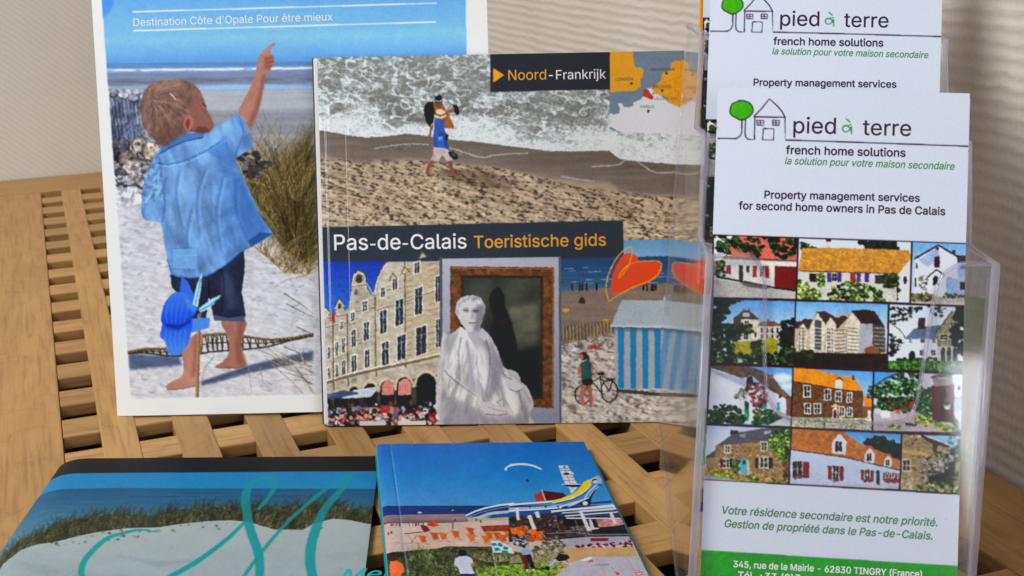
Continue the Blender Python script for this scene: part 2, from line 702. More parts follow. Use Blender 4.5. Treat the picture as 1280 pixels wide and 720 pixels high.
    def folds(s, pts, ang, sx, sy, amp, seed, bias=0.0):
        """directional light and dark of cloth, stone or thatch inside an outline"""
        pts = [s.T(p) for p in pts]
        w = s.win(pts)
        if w is None:
            return
        m = s.mask(pts, w)
        X, Y = s.X[w], s.Y[w]
        u = X * math.cos(ang) + Y * math.sin(ang)
        v = Y * math.cos(ang) - X * math.sin(ang)
        wob = sx * 1.6 * (fbm(X / (sx * 4), Y / (sx * 4), seed + 9, 2) - 0.5)
        f = fbm((u + wob) / sx, v / sy, seed, 3) + 0.4 * fbm((u - wob) / (sx * 0.4), v / (sy * 0.5), seed + 4, 2) - 0.70 + bias
        g = 1 + amp * np.clip(f * 5.5, -1.3, 1)
        s.img[w] = np.where(m[..., None], np.clip(s.img[w] * g[..., None], 0, 1), s.img[w])

    def relief(s, pts, sx, sy, amp, seed, pits=0.0, pit_col=(60, 48, 38), power=1.0):
        """the small humps and hollows of sand in a low sun, as the camera that took the print saw them"""
        pts = [s.T(p) for p in pts]
        w = s.win(pts)
        m = s.mask(pts, w)
        X, Y = s.X[w], s.Y[w]

        def h(x, y):
            return fbm(x / sx, y / sy, seed, 4) + 0.5 * fbm(x / (sx * 0.35), y / (sy * 0.4), seed + 6, 3)
        g = h(X + 0.16 * sx, Y - 0.10 * sy) - h(X, Y)
        f = 1 + amp * np.clip(g * 9, -1.6, 1.2)
        im = np.clip(s.img[w] * f[..., None], 0, 1)
        if pits > 0:
            q = np.clip((-g - pits) * 26, 0, 0.85)[..., None]
            im = im * (1 - q) + np.array(pit_col, np.float32) / 255 * q
        s.img[w] = np.where(m[..., None], im, s.img[w])

    def leafy(s, amp=0.8, sc=1.0, seed=41, areas=None):
        """speckle of single leaves wherever the picture is green or very dark"""
        r, g, b = s.img[..., 0], s.img[..., 1], s.img[..., 2]
        k = np.clip((g - b) * 9, 0, 1) * np.clip((g - r + 0.06) * 12, 0, 1)
        if areas:
            kk = np.zeros(k.shape, bool)
            for a in areas:
                w = s.win(a)
                kk[w] |= s.mask(a, w)
            k = k * kk
        n = vn(s.X / sc, s.Y / sc, seed) + 0.6 * vn(s.X / (sc * 2.3), s.Y / (sc * 2.3), seed + 3) - 0.8
        s.img = np.clip(s.img * (1 + (amp * n * k)[..., None] * 1.5) + (np.array([0.05, 0.06, 0.02]) * np.clip(n, 0, 1)[..., None] * k[..., None]), 0, 1).astype(np.float32)

    def warp(s, areas, amp=0.5, sc=3.0, seed=77):
        """shake the edges inside a photograph by a fraction of a unit, nothing in nature is ruled"""
        ux = s.res * s.SS * s.w / (np.abs(s.X).max() - np.abs(s.X).min() + 1e-6) if False else 1.0
        for a in areas:
            w = s.win(a)
            m = s.mask(a, w)
            X, Y = s.X[w], s.Y[w]
            k = abs(1.0 / max(1e-6, (s.X[w][0, -1] - s.X[w][0, 0]) / max(1, X.shape[1] - 1)))
            dx = amp * k * 2 * (fbm(X / sc, Y / sc, seed, 3) - 0.5)
            dy = amp * k * 2 * (fbm(X / sc, Y / sc, seed + 20, 3) - 0.5)
            yy, xx = np.mgrid[0:X.shape[0], 0:X.shape[1]]
            sx = np.clip((xx + dx * 2).round().astype(int), 0, X.shape[1] - 1)
            sy = np.clip((yy + dy * 2).round().astype(int), 0, X.shape[0] - 1)
            src = s.img[w]
            ok = m & m[sy, sx]
            s.img[w] = np.where(ok[..., None], src[sy, sx], src)

    def soften(s, k=1, mid=0.05, seed=9, punch=0.16, tone=1.14):
        s.img = np.clip(s.img, 0, 1) ** tone
        g = s.img.mean(-1, keepdims=True)
        s.img = np.clip(g + (s.img - g) * 1.06, 0, 1)
        s.img = np.clip(s.img + punch * (s.img - 0.5) * s.img * (1 - s.img) * 4 * 0.5 - 0.035 * (1 - s.img) ** 2 * (s.img > 0.0), 0, 1)
        for ax in (0, 1):
            pad = [(0, 0)] * 3
            pad[ax] = (k + 1, k)
            c = np.cumsum(np.pad(s.img, pad, mode='edge'), ax, dtype=np.float64)
            a = np.take(c, range(2 * k + 1, c.shape[ax]), ax)
            b = np.take(c, range(0, c.shape[ax] - 2 * k - 1), ax)
            s.img = ((a - b) / (2 * k + 1)).astype(np.float32)
        n = fbm(s.X / 2.6, s.Y / 2.6, seed, 3) - 0.5
        n2 = fbm(s.X / 13, s.Y / 11, seed + 5, 3) - 0.5
        white = np.clip((s.img.min(-1) - 0.68) * 8, 0, 1)
        s.img = np.clip(s.img * (1 + ((mid * 2.2 * n + mid * 1.5 * n2) * (1 - white))[..., None]), 0, 1)

    def inks(s, gain):
        i = np.clip(s.img, 0, 1)
        i = lin(i)
        i = i.reshape(s.H // 2, 2, s.W // 2, 2, 3).mean((1, 3))
        return np.clip(i * gain, 0.004, 0.86)


def sheet(name, pr, gain, mat, parent, zf=None):
    """the painted sheet as a mesh: one vertex per printed dot, lying on the local xy plane"""
    ink = pr.inks(gain)
    h, w = ink.shape[:2]
    x = (np.arange(w) / (w - 1)) * pr.w / 1000
    y = -(np.arange(h) / (h - 1)) * pr.h / 1000
    X, Y = np.meshgrid(x, y)
    Z = np.zeros_like(X) if zf is None else zf(X * 1000, -Y * 1000)
    if isinstance(Z, tuple):
        X, Z = Z
    co = np.stack([X, Y, Z], -1).astype(np.float32).reshape(-1)
    idx = np.arange(h * w).reshape(h, w)
    f = np.stack([idx[:-1, :-1], idx[1:, :-1], idx[1:, 1:], idx[:-1, 1:]], -1).reshape(-1)
    nf = (h - 1) * (w - 1)
    me = bpy.data.meshes.new(name)
    me.vertices.add(h * w)
    me.vertices.foreach_set('co', co)
    me.loops.add(nf * 4)
    me.loops.foreach_set('vertex_index', f.astype(np.int32))
    me.polygons.add(nf)
    me.polygons.foreach_set('loop_start', (np.arange(nf) * 4).astype(np.int32))
    me.polygons.foreach_set('use_smooth', np.ones(nf, bool))
    me.update(calc_edges=True)
    at = me.color_attributes.new('ink', 'FLOAT_COLOR', 'POINT')
    c = np.ones((h * w, 4), np.float32)
    c[:, :3] = ink.reshape(-1, 3)
    at.data.foreach_set('color', c.reshape(-1))
    me.materials.append(mat)
    o = bpy.data.objects.new(name, me)
    COL.objects.link(o)
    o.parent = parent
    return o


try:
    FONT = bpy.data.fonts.load(os.path.join(bpy.utils.system_resource('DATAFILES'), 'fonts', 'Inter.woff2'))
except Exception:
    FONT = None
INKS = {}


def ink(c):
    if c not in INKS:
        INKS[c] = plain('lettering ink %d %d %d' % c, tuple(float(v) for v in np.clip(lin(np.array(c) / 255.0) * 1.05, 0.004, 0.86)), 0.4)
    return INKS[c]


def outlines_to_faces(ob):
    """fill by winding number, because the font's contours overlap each other and themselves"""
    dg = bpy.context.evaluated_depsgraph_get()
    cv = ob.to_curve(dg)
    res = []
    for sp in cv.splines:
        P = [np.array(q.co[:2]) for q in sp.bezier_points]
        H = [(np.array(q.handle_left[:2]), np.array(q.handle_right[:2])) for q in sp.bezier_points]
        pts = []
        n = len(P)
        for i in range(n):
            j = (i + 1) % n
            a, b, c, d = P[i], H[i][1], H[j][0], P[j]
            straight = abs(np.cross(b - a, d - a)) < 1e-7 and abs(np.cross(c - a, d - a)) < 1e-7
            for k in range(1 if straight else 4):
                t = k / 4
                pts.append((1 - t) ** 3 * a + 3 * (1 - t) ** 2 * t * b + 3 * (1 - t) * t * t * c + t ** 3 * d)
        q = [pts[0]]
        for w in pts[1:]:
            if np.linalg.norm(w - q[-1]) > 1e-5:
                q.append(w)
        if len(q) > 2:
            q = np.array(q)
            ar = 0.5 * np.sum(q[:, 0] * np.roll(q[:, 1], -1) - np.roll(q[:, 0], -1) * q[:, 1])
            res.append((q, ar))
    off = ob.data.offset
    ob.to_curve_clear()
    if not res:
        return np.zeros((1, 2)), []
    sign = np.sign(max(res, key=lambda r: abs(r[1]))[1])
    loops = []
    for q, ar in res:
        e1 = q - np.roll(q, 1, 0)
        e2 = np.roll(q, -1, 0) - q
        n1 = np.stack([e1[:, 1], -e1[:, 0]], 1) / np.maximum(np.linalg.norm(e1, axis=1, keepdims=True), 1e-9)
        n2 = np.stack([e2[:, 1], -e2[:, 0]], 1) / np.maximum(np.linalg.norm(e2, axis=1, keepdims=True), 1e-9)
        m = n1 + n2
        m /= np.maximum(np.linalg.norm(m, axis=1, keepdims=True), 0.6)
        loops.append(q + m * off * sign)
    vs, es = [], []
    for l in loops:
        o = len(vs)
        vs += [Vector((float(p[0]), float(p[1]))) for p in l]
        es += [(o + i, o + (i + 1) % len(l)) for i in range(len(l))]
    ov, oe, of, _a, _b, _c = delaunay_2d_cdt(vs, es, [], 0, 1e-6)
    V = np.array([(v.x, v.y) for v in ov])
    T = np.array([f for f in of if len(f) == 3])
    C = V[T].mean(1)
    wn = np.zeros(len(T), int)
    for l in loops:
        x0, y0 = l[:, 0], l[:, 1]
        x1, y1 = np.roll(x0, -1), np.roll(y0, -1)
        lo = min(x0.min(), x1.min()) - 1e-6
        hi = x0.max() + 1e-6
        k = np.nonzero((C[:, 0] > lo) & (C[:, 0] < hi))[0]
        if len(k) == 0:
            continue
        px, py = C[k, 0][:, None], C[k, 1][:, None]
        left = (x1 - x0) * (py - y0) - (px - x0) * (y1 - y0)
        up = (y0 <= py) & (y1 > py) & (left > 0)
        dn = (y0 > py) & (y1 <= py) & (left < 0)
        wn[k] += up.sum(1) - dn.sum(1)
    return V, [list(map(int, t)) for t in T[wn != 0]]


def lettering(name, pr, lines, parent, zf=None, lift=0.00007):
    """lines: (text, left end of the baseline, right end, colour, bold, slant[, tallness])"""
    V, F, FM, mats = [], [], [], []
    for ln in lines:
        txt, a, b, col, bold, slant = ln[:6]
        tall = ln[6] if len(ln) > 6 else 1.0
        cu = bpy.data.curves.new('lettering', 'FONT')
        cu.body = txt
        if FONT:
            cu.font = FONT
        cu.resolution_u = 3
        cu.offset = bold
        ob = bpy.data.objects.new('lettering', cu)
        COL.objects.link(ob)
        co, polys = outlines_to_faces(ob)
        x0, x1 = co[:, 0].min(), co[:, 0].max()
        A = np.array(pr.mm(a))
        B = np.array(pr.mm(b))
        d = (B - A)
        L = np.linalg.norm(d)
        d /= L
        n = np.array([d[1], -d[0]])
        k = L / (x1 - x0)
        xs = (co[:, 0] - x0) * k + co[:, 1] * k * slant
        ys = co[:, 1] * k * tall
        P = A + xs[:, None] * d + ys[:, None] * n
        o = len(V)
        if zf is None:
            V += [(p[0] / 1000, -p[1] / 1000, lift) for p in P]
        else:
            q = zf(P[:, 0], P[:, 1])
            xx, zz = q if isinstance(q, tuple) else (P[:, 0] / 1000, q)
            V += [(xx[i], -P[i, 1] / 1000, zz[i] + lift) for i in range(len(P))]
        m = ink(col)
        if m not in mats:
            mats.append(m)
        for pl in polys:
            F.append([o + i for i in pl])
            FM.append(mats.index(m))
        bpy.data.objects.remove(ob)
        bpy.data.curves.remove(cu)
    return mesh_obj(name, V, F, mats, parent, fmat=FM)


# ------------------------------------------------------------------ the setting: walls, floor, table
bm = bmesh.new()
add_box(bm, -2.6, 0.436, 1.505, 1.60, -0.50, 1.60)
tag(bm_obj('back_wall', bm, M_WALLB), 'beige wall with finely woven paper behind the table', 'wall', kind='structure')
bm = bmesh.new()
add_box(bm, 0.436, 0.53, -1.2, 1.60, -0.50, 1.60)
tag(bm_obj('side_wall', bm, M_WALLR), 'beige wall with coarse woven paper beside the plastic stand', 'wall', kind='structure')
bm = bmesh.new()
add_box(bm, -2.6, 0.53, -2.0, 1.60, -0.56, -0.50)
tag(bm_obj('floor', bm, M_FLOOR), kind='structure')

table = empty('lattice_table', Matrix.Identity(4))
tag(table, 'pale wooden table with an open lattice of square holes in its top', 'table')
PX, PY, HX0, HY0 = 0.04075, 0.0505, -0.0129, 0.684
bm = bmesh.new()
add_box(bm, -0.11, -0.01295, 0.02, 1.415, -0.026, 0.0)
bevel_all(bm, 0.0012)
bm_obj('side_board', bm, M_WOODY, table)
bm = bmesh.new()
add_box(bm, 0.3745, 0.4345, 0.02, 1.415, -0.026, 0.0)
bevel_all(bm, 0.0012)
bm_obj('side_board', bm, M_WOODY, table)
bm = bmesh.new()
add_box(bm, -0.11, 0.4345, 1.4155, 1.503, -0.026, 0.0002)
bevel_all(bm, 0.0012)
bm_obj('end_board', bm, M_WOODX, table)
bm = bmesh.new()
add_box(bm, -0.11, 0.4345, -0.08, 0.0195, -0.026, 0.0002)
bevel_all(bm, 0.0012)
bm_obj('end_board', bm, M_WOODX, table)
for k in range(9):
    x = HX0 + 0.0207 + PX * k
    bm = bmesh.new()
    add_box(bm, x + random.uniform(-3, 3) * 1e-4, x + 0.0201 + random.uniform(-3, 3) * 1e-4, 0.0197, 1.4153, -0.0135, random.uniform(-2, 2) * 1e-4)
    bevel_all(bm, 0.0009)
    bm_obj('long_slat', bm, M_WOODY, table)
for j in range(-13, 15):
    y = HY0 + 0.0235 + PY * j
    if y + 0.027 > 1.414:
        continue
    bm = bmesh.new()
    add_box(bm, -0.0127, 0.3742, y + random.uniform(-4, 4) * 1e-4, y + 0.0269 + random.uniform(-4, 4) * 1e-4, -0.0088, -0.0007 + random.uniform(-3, 3) * 1e-4)
    bevel_all(bm, 0.0009)
    bm_obj('cross_slat', bm, M_WOODX, table)
M_SHADE = plain('dark shade board', (0.03, 0.018, 0.010), 0.8, 0.1)  # added near-black board below the lattice, makes its holes read as dark
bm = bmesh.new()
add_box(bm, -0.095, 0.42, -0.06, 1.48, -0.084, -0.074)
bm_obj('added_shade_base', bm, M_SHADE, table)
for q in ((-0.1, -0.088, -0.07, 1.49), (0.412, 0.424, -0.07, 1.49), (-0.087, 0.411, -0.07, -0.058), (-0.087, 0.411, 1.478, 1.49)):  # added unseen boards that shut side light out from under the lattice
    bm = bmesh.new()
    add_box(bm, q[0], q[1], q[2], q[3], -0.090, -0.0265)
    bm_obj('added_shade_side', bm, M_WOODX if q[1] - q[0] > 0.1 else M_WOODY, table)
for x in (-0.08, 0.36):
    for y in (-0.04, 1.42):
        bm = bmesh.new()
        add_box(bm, x, x + 0.045, y, y + 0.045, -0.50, -0.0905)
        bevel_all(bm, 0.002)
        bm_obj('leg', bm, M_WOODY, table)


# ------------------------------------------------------------------ beach magazine with the pointing boy
def magazine():
    m = frame((0.0383227, 0.7808638, 0.2943968), (0.921314, -0.388820, 0), (-0.0512217, -0.1854241, -0.9813227))
    t = empty('travel_magazine', m)
    tag(t, 'white bordered magazine with a toddler in a blue shirt pointing, behind the square guide', 'magazine')
    p = Print(227.5, 300, 2.2, [((107.56, -125.58), (0, 0)), ((598.54, -137.63), (225, 0)), ((626.36, 515.19), (225, 300)), ((156.0, 519.0), (0, 300))], (216, 224, 240))
    # picture area
    pic = [(118, -120), (582, -132), (590, 492), (173, 498)]
    p.fill(pic, (112, 164, 218), grad=((138, 188, 232), -10, 60))
    p.fill([(118, 50), (586, 40), (586, 90), (130, 90)], (138, 188, 232), a=0.9, grad=((104, 152, 206), 50, 82), soft=3)
    p.ell(118, 0, 28, 26, (92, 150, 212), soft=1)
    p.rect(118, 80, 590, 86, (104, 142, 186), tex=(0.08, 30, 1, 2))
    p.rect(118, 86, 590, 500, (150, 158, 176), grad=((176, 182, 196), 90, 260))
    p.rect(118, 86.5, 590, 91, (150, 172, 205), tex=(0.2, 25, 2, 4))
    for x in range(140, 400, 6):
        if p.rg.random() < 0.8:
            p.ell(x + p.rg.random() * 5, 88.2 + p.rg.random(), 5 + 4 * p.rg.random(), 1.0, (225, 235, 245), 0.9)
    p.rect(118, 91, 590, 108, (128, 140, 168), tex=(0.10, 40, 3, 7), soft=1)
    p.rect(118, 99, 590, 106, (122, 128, 148), tex=(0.2, 30, 2, 9), soft=1)
    p.fill([(255, 110), (300, 108), (400, 111), (400, 114), (250, 114)], (150, 185, 232), soft=1)
    p.rect(118, 115, 590, 150, (170, 174, 184), tex=(0.06, 50, 4, 3), soft=2)
    p.rect(118, 140, 590, 172, (148, 152, 162), tex=(0.08, 60, 5, 6), soft=3)
    p.rect(118, 172, 590, 210, (160, 163, 172), tex=(0.06, 60, 5, 8), soft=3)
    # pale dune sand
    p.rect(118, 210, 590, 500, (184, 188, 200), tex=(0.08, 14, 6, 12), grad=((202, 203, 208), 230, 420))
    p.rect(118, 260, 590, 500, (196, 197, 204), a=0.6, tex=(0.12, 9, 4, 15))
    p.dabs([(150, 270), (395, 280), (398, 490), (170, 494)], 260, 3.2, [(140, 146, 166), (208, 210, 218), (120, 126, 146)], a=0.35, asp=0.4)
    p.relief([(150, 215), (395, 240), (600, 230), (600, 500), (160, 500)], 26, 9, 0.04, 17)
    # posts and boulders on the left
    p.crop(0, 0, 3)
    p.fill([(424, 335), (455, 340), (500, 370), (540, 350), (545, 420), (540, 500), (560, 520), (520, 545), (440, 560), (430, 450)], (104, 112, 134), tex=(0.5, 3, 18, 21))
    for i in range(26):
        x = 432 + i * 4.6
        p.line([(x, 372 + 6 * p.rg.random()), (x + 8, 440), (x + 16 + 8 * p.rg.random(), 520)], 2.2, [(60, 66, 84), (150, 156, 172), (84, 92, 112)][i % 3], 0.7)
    for (cx, cy, rx, ry, c) in ((440, 352, 16, 18, (150, 156, 170)), (478, 360, 22, 16, (168, 172, 184)), (515, 372, 20, 16, (140, 146, 164)),
                                (470, 550, 34, 34, (96, 96, 108)), (450, 590, 20, 26, (58, 58, 70)), (548, 548, 40, 34, (150, 142, 138)), (585, 572, 36, 40, (176, 166, 158)),
                                (500, 600, 40, 38, (120, 112, 112)), (530, 640, 58, 46, (172, 166, 164)), (560, 665, 40, 50, (150, 148, 152)), (470, 650, 24, 20, (86, 84, 94)), (490, 680, 40, 20, (160, 160, 168))):
        p.ell(cx, cy, rx, ry, tuple(v * 0.55 for v in c), 1, 0.2)
        p.ell(cx - 2, cy - 4, rx * 0.88, ry * 0.82, c, 1, 0.2, tex=(0.4, 4, 3, int(cx)))
        p.ell(cx - rx * 0.2, cy - ry * 0.45, rx * 0.55, ry * 0.3, tuple(min(255, v * 1.18) for v in c), 0.8, 0.1, soft=1)
    p.dabs([(425, 500), (600, 560), (560, 700), (440, 715)], 60, 8, [(60, 58, 66), (180, 174, 170), (96, 94, 102)], a=0.6)
    # marram tuft on the right
    p.crop(160, 40, 3.27)
    p.fill([(540, 640), (600, 560), (660, 500), (720, 440), (775, 400), (775, 960), (700, 960), (600, 840), (540, 740)], (104, 92, 62), a=0.85, tex=(0.5, 6, 14, 31), soft=14)
    p.fill([(640, 600), (700, 520), (775, 470), (775, 960), (700, 940), (640, 780)], (52, 46, 32), a=0.8, tex=(0.5, 5, 12, 33), soft=14)
    p.blades([(500, 640), (560, 730), (640, 820), (700, 910), (765, 970)], 380, 290, 0.22, [(132, 114, 72), (88, 78, 48), (160, 142, 94), (56, 50, 32), (104, 100, 54)], 3.0, 0.75, 0.5)
    p.blades([(600, 640), (700, 700), (765, 720)], 300, 300, 0.0, [(140, 124, 80), (96, 88, 52), (58, 52, 34), (170, 152, 106)], 2.6, 0.75, 0.5)
    p.blades([(660, 900), (765, 960)], 200, 420, -0.05, [(120, 104, 66), (60, 54, 36), (84, 76, 48), (44, 40, 28)], 2.8, 0.75, 0.3)
    p.blades([(560, 900), (660, 990), (765, 1000)], 130, 170, 0.3, [(190, 168, 124), (120, 100, 66), (84, 74, 50)], 2.8, 0.8, 0.7)
    p.dabs([(460, 520), (520, 480), (600, 560), (520, 640)], 40, 14, [(70, 66, 66), (120, 116, 114), (44, 42, 44)], a=0.8)
    # shadows, rope net
    p.crop(160, 240, 2.77)
    p.fill([(25, 556), (200, 570), (210, 600), (120, 606), (30, 614)], (84, 96, 126), 0.9, soft=3, tex=(0.15, 10, 3, 5))
    p.fill([(275, 655), (380, 622), (450, 600), (560, 575), (662, 556), (662, 588), (440, 630), (330, 660), (280, 670)], (80, 90, 112), 0.9, soft=2, tex=(0.2, 10, 3, 6))
    up = spline([(22, 552), (90, 542), (160, 540), (230, 512), (300, 496), (350, 494), (420, 502), (500, 514), (580, 512), (662, 498)], 6)
    lo = spline([(22, 556), (90, 556), (160, 566), (230, 566), (300, 556), (350, 552), (420, 548), (500, 540), (580, 520), (662, 504)], 6)
    p.line(up, 9, (96, 82, 66))
    p.line(lo, 6, (66, 58, 54))
    for i in range(2, len(up) - 2):
        p.line([up[i], lo[min(i + (i % 2), len(lo) - 1)]], 5, (78, 68, 60))
    mid = [((a[0] + b[0]) / 2, (a[1] + b[1]) / 2) for a, b in zip(up, lo)]
    p.line(mid, 4, (70, 62, 56))
    for i in range(0, len(up) - 1, 1):
        p.ell(up[i][0], up[i][1] - 1, 5, 3, (150, 126, 96), 0.8, 0.5)
    # legs and feet
    sk = (160, 120, 108)
    p.fill(spline([(345, 448), (428, 448), (420, 500), (414, 540), (424, 575), (432, 600), (404, 610), (360, 610), (324, 608), (330, 600), (362, 578), (372, 545), (366, 500)], 5, True), sk, tex=(0.08, 10, 10, 41))
    p.fill([(398, 452), (428, 448), (420, 500), (414, 540), (428, 600), (400, 600), (392, 540), (400, 500)], (126, 84, 78), 0.55, soft=3)
    p.fill(spline([(200, 536), (275, 486), (272, 560), (260, 620), (260, 668), (220, 676), (180, 686), (156, 676), (166, 660), (210, 636), (216, 600), (208, 560)], 5, True), (176, 136, 124), tex=(0.08, 10, 10, 43))
    p.fill([(246, 500), (275, 486), (270, 560), (258, 640), (240, 640), (250, 560)], (138, 94, 88), 0.5, soft=3)
    p.line([(160, 682), (215, 680), (262, 670)], 4, (130, 88, 84), 0.8)
    p.line([(330, 609), (400, 612), (432, 602)], 4, (110, 76, 74), 0.8)
    # shorts
    p.fill([(166, 286), (230, 300), (290, 292), (350, 262), (418, 200), (424, 260), (414, 350), (428, 430), (424, 452), (320, 447), (310, 410), (300, 362), (292, 440), (230, 446), (190, 350), (172, 330)], (50, 56, 78), tex=(0.3, 8, 12, 45))
    p.fill([(350, 270), (380, 300), (392, 400), (372, 420), (340, 340)], (86, 98, 128), 0.55, soft=6)
    p.fill([(316, 424), (372, 436), (426, 428), (426, 452), (320, 447)], (84, 96, 124))
    p.line([(318, 425), (372, 437), (426, 429)], 3, (30, 34, 48))
    p.line([(346, 270), (352, 330), (346, 420)], 3, (28, 32, 46), 0.8)
    p.line([(298, 300), (302, 370)], 6, (22, 26, 38), 0.8)
    # shirt: outline in full-size drawing units
    p.crop()
    body = spline([(206, 184), (218, 174), (230, 168.5), (250, 167), (262, 168), (276, 160), (290, 152), (302, 146), (309, 154), (321, 183), (308, 194), (298, 202), (304, 214), (317, 240), (330, 272), (346, 294), (331, 304), (319, 310), (308, 316), (286, 334), (265, 346), (243, 348), (222, 343), (216, 323), (211, 300), (207, 280), (194, 277), (184, 271), (183, 254), (184, 236), (188, 217), (197, 198)], 5, True)
    p.fill(body, (118, 154, 200))
    p.folds(body, -0.35, 13, 60, 0.10, 51)
    p.folds(body, 0.9, 20, 40, 0.07, 58)
    p.fill([(276, 196), (300, 214), (340, 290), (318, 308), (286, 332), (280, 260)], (58, 98, 158), 0.35, soft=9)
    p.fill([(200, 214), (230, 206), (258, 214), (250, 290), (224, 300), (208, 260)], (156, 194, 230), 0.18, soft=9)
    for q in ([(262, 214), (252, 250), (256, 300)], [(284, 224), (276, 270), (284, 318)], [(230, 214), (226, 246), (234, 284)], [(300, 230), (302, 270), (316, 300)], [(246, 262), (240, 300), (246, 336)]):
        p.line(spline(q, 5), 4.5, (70, 112, 170), 0.45, wd2=1.5, soft=2)
        p.line([(x + 3.4, y) for x, y in spline(q, 5)], 3.2, (160, 198, 232), 0.45, wd2=1, soft=2)
    p.line(spline([(200, 204), (216, 206), (240, 200), (262, 190), (284, 176)], 5), 1.6, (62, 112, 184), 0.8)
    p.line(spline([(202, 207), (218, 209), (242, 203), (264, 193)], 5), 1.0, (160, 200, 244), 0.8)
    p.fill([(206, 184), (230, 168), (262, 168), (258, 173), (236, 178), (214, 190), (204, 194)], (86, 130, 184))
    p.line([(204, 193), (216, 186), (236, 178), (259, 173)], 1.3, (40, 72, 128), 0.9)
    p.line(spline([(209, 278), (212, 258), (210, 236), (214, 222)], 5), 2.4, (58, 104, 176), 0.6, soft=1)
    p.line([(302, 146), (309, 168), (296, 204)], 2, (60, 110, 184), 0.5, soft=1)
    p.fill([(262, 190), (286, 178), (300, 200), (300, 214), (286, 206)], (80, 124, 182), 0.6, soft=3)
    p.fill([(296, 216), (318, 246), (340, 290), (316, 304), (300, 262)], (70, 112, 172), 0.55, soft=4)
    p.fill([(222, 311), (254, 311), (254, 338), (222, 336)], (124, 168, 212), 0.8)
    p.line([(222, 311), (254, 311), (253, 338), (222, 336), (222, 311)], 1.0, (70, 122, 194), 0.9)
    p.line([(222, 320), (254, 320)], 0.8, (150, 196, 240), 0.8)
    p.line([(216, 324), (222, 343), (243, 348), (265, 346), (286, 334), (308, 316), (331, 304), (346, 294)], 1.4, (60, 108, 178), 0.8)
    p.fill([(331, 292), (346, 294), (320, 311), (316, 303)], (54, 86, 140), 0.9)
    p.folds([(134, 112), (200, 112), (210, 250), (150, 262)], 0.3, 4, 7, 0.18, 66)
    # arm and hand
    p.crop(160, 40, 3.27)
    arm = spline([(463, 332), (484, 288), (505, 248), (524, 200), (534, 160), (540, 126), (548, 102), (574, 78), (604, 54), (610, 62), (590, 88), (604, 108), (608, 134), (594, 160), (574, 188), (566, 235), (556, 290), (540, 345), (515, 404), (498, 368), (478, 350)], 5, True)
    p.fill(arm, (170, 130, 118), tex=(0.06, 6, 6, 61))
    p.fill([(560, 180), (574, 188), (566, 235), (556, 290), (540, 345), (515, 404), (504, 380), (530, 320), (548, 250)], (128, 84, 80), 0.6, soft=3)
    p.fill([(566, 112), (604, 108), (608, 134), (590, 166), (566, 160)], (140, 92, 84), 0.6, soft=2)
    p.line([(570, 120), (600, 112)], 2.5, (96, 60, 56), 0.8)
    p.line([(572, 136), (604, 130)], 2.5, (96, 60, 56), 0.8)
    p.line([(572, 150), (598, 150)], 2.5, (104, 66, 60), 0.7)
    p.line([(556, 100), (582, 82), (600, 66)], 3, (214, 170, 158), 0.7)
    # head
    hd = spline([(64, 330), (70, 272), (96, 228), (140, 204), (200, 198), (258, 206), (298, 236), (318, 268), (330, 305), (336, 326), (350, 348), (362, 382), (355, 408), (322, 420), (284, 412), (250, 420), (210, 440), (176, 468), (150, 466), (118, 436), (84, 396)], 5, True)
    p.fill(hd, (128, 104, 96), tex=(0.28, 5, 9, 71))
    p.fill([(292, 262), (326, 296), (336, 326), (352, 350), (362, 384), (355, 412), (322, 420), (284, 412), (262, 370), (268, 310)], (142, 104, 98), 0.95, soft=3)
    p.fill([(300, 390), (340, 396), (350, 412), (320, 420), (286, 414)], (106, 68, 70), 0.8, soft=2)
    for i in range(150):
        a = p.rg.random() * 2 * math.pi
        r0 = 6 + 50 * p.rg.random()
        r1 = r0 + 26 + 60 * p.rg.random()
        cx, cy = 104, 282
        q0 = (cx + r0 * math.cos(a) * 1.0, cy + r0 * math.sin(a) * 0.8)
        q1 = (cx + r1 * math.cos(a + 0.35) * 1.5, cy + r1 * math.sin(a + 0.35))
        inside = q1[0] < 286 and q1[1] > 204 and q1[0] > 72 and q1[1] < 430
        if inside:
            c = [(162, 138, 124), (96, 76, 70), (182, 160, 144), (114, 92, 84), (80, 62, 58)][p.rg.integers(5)]
            p.line([q0, ((q0[0] + q1[0]) / 2 + 6, (q0[1] + q1[1]) / 2 - 4), q1], 3, c, 0.45)
    p.fill([(120, 216), (200, 202), (250, 210), (200, 230), (130, 250), (90, 270)], (206, 180, 158), 0.30, soft=8)
    p.fill([(130, 400), (240, 380), (250, 420), (180, 466), (140, 456)], (98, 76, 72), 0.5, soft=8)
    p.ell(262, 376, 20, 32, (176, 116, 104), 1, 0.1)
    p.ell(260, 380, 10, 20, (120, 72, 66), 0.9, 0.1, soft=1)
    p.line([(318, 296), (334, 312)], 5, (70, 48, 48), 0.9)
    p.line([(322, 330), (332, 334)], 3, (70, 48, 48), 0.7)
    p.line([(186, 256), (200, 268), (208, 282)], 5, (226, 206, 186), 0.8)
    # pinwheel
    p.crop(160, 240, 2.77)
    p.fill([(262, 420), (274, 420), (270, 714), (258, 714)], (168, 134, 98))
    p.line([(271, 424), (267, 712)], 3, (110, 84, 62))
    p.fill([(205, 294), (226, 310), (262, 386), (250, 402), (200, 345)], (70, 116, 214))
    p.fill([(236, 440), (306, 437), (302, 472), (236, 490)], (92, 142, 226))
    p.fill(spline([(148, 440), (162, 470), (200, 470), (242, 440), (240, 490), (230, 530), (200, 562), (166, 560), (150, 516), (133, 495)], 4, True), (44, 92, 210), grad=((88, 140, 238), 440, 560))
    p.fill(spline([(140, 410), (150, 380), (184, 348), (232, 358), (262, 400), (252, 424), (236, 440), (200, 470), (160, 466), (136, 446)], 4, True), (78, 130, 232), grad=((34, 80, 198), 350, 466))
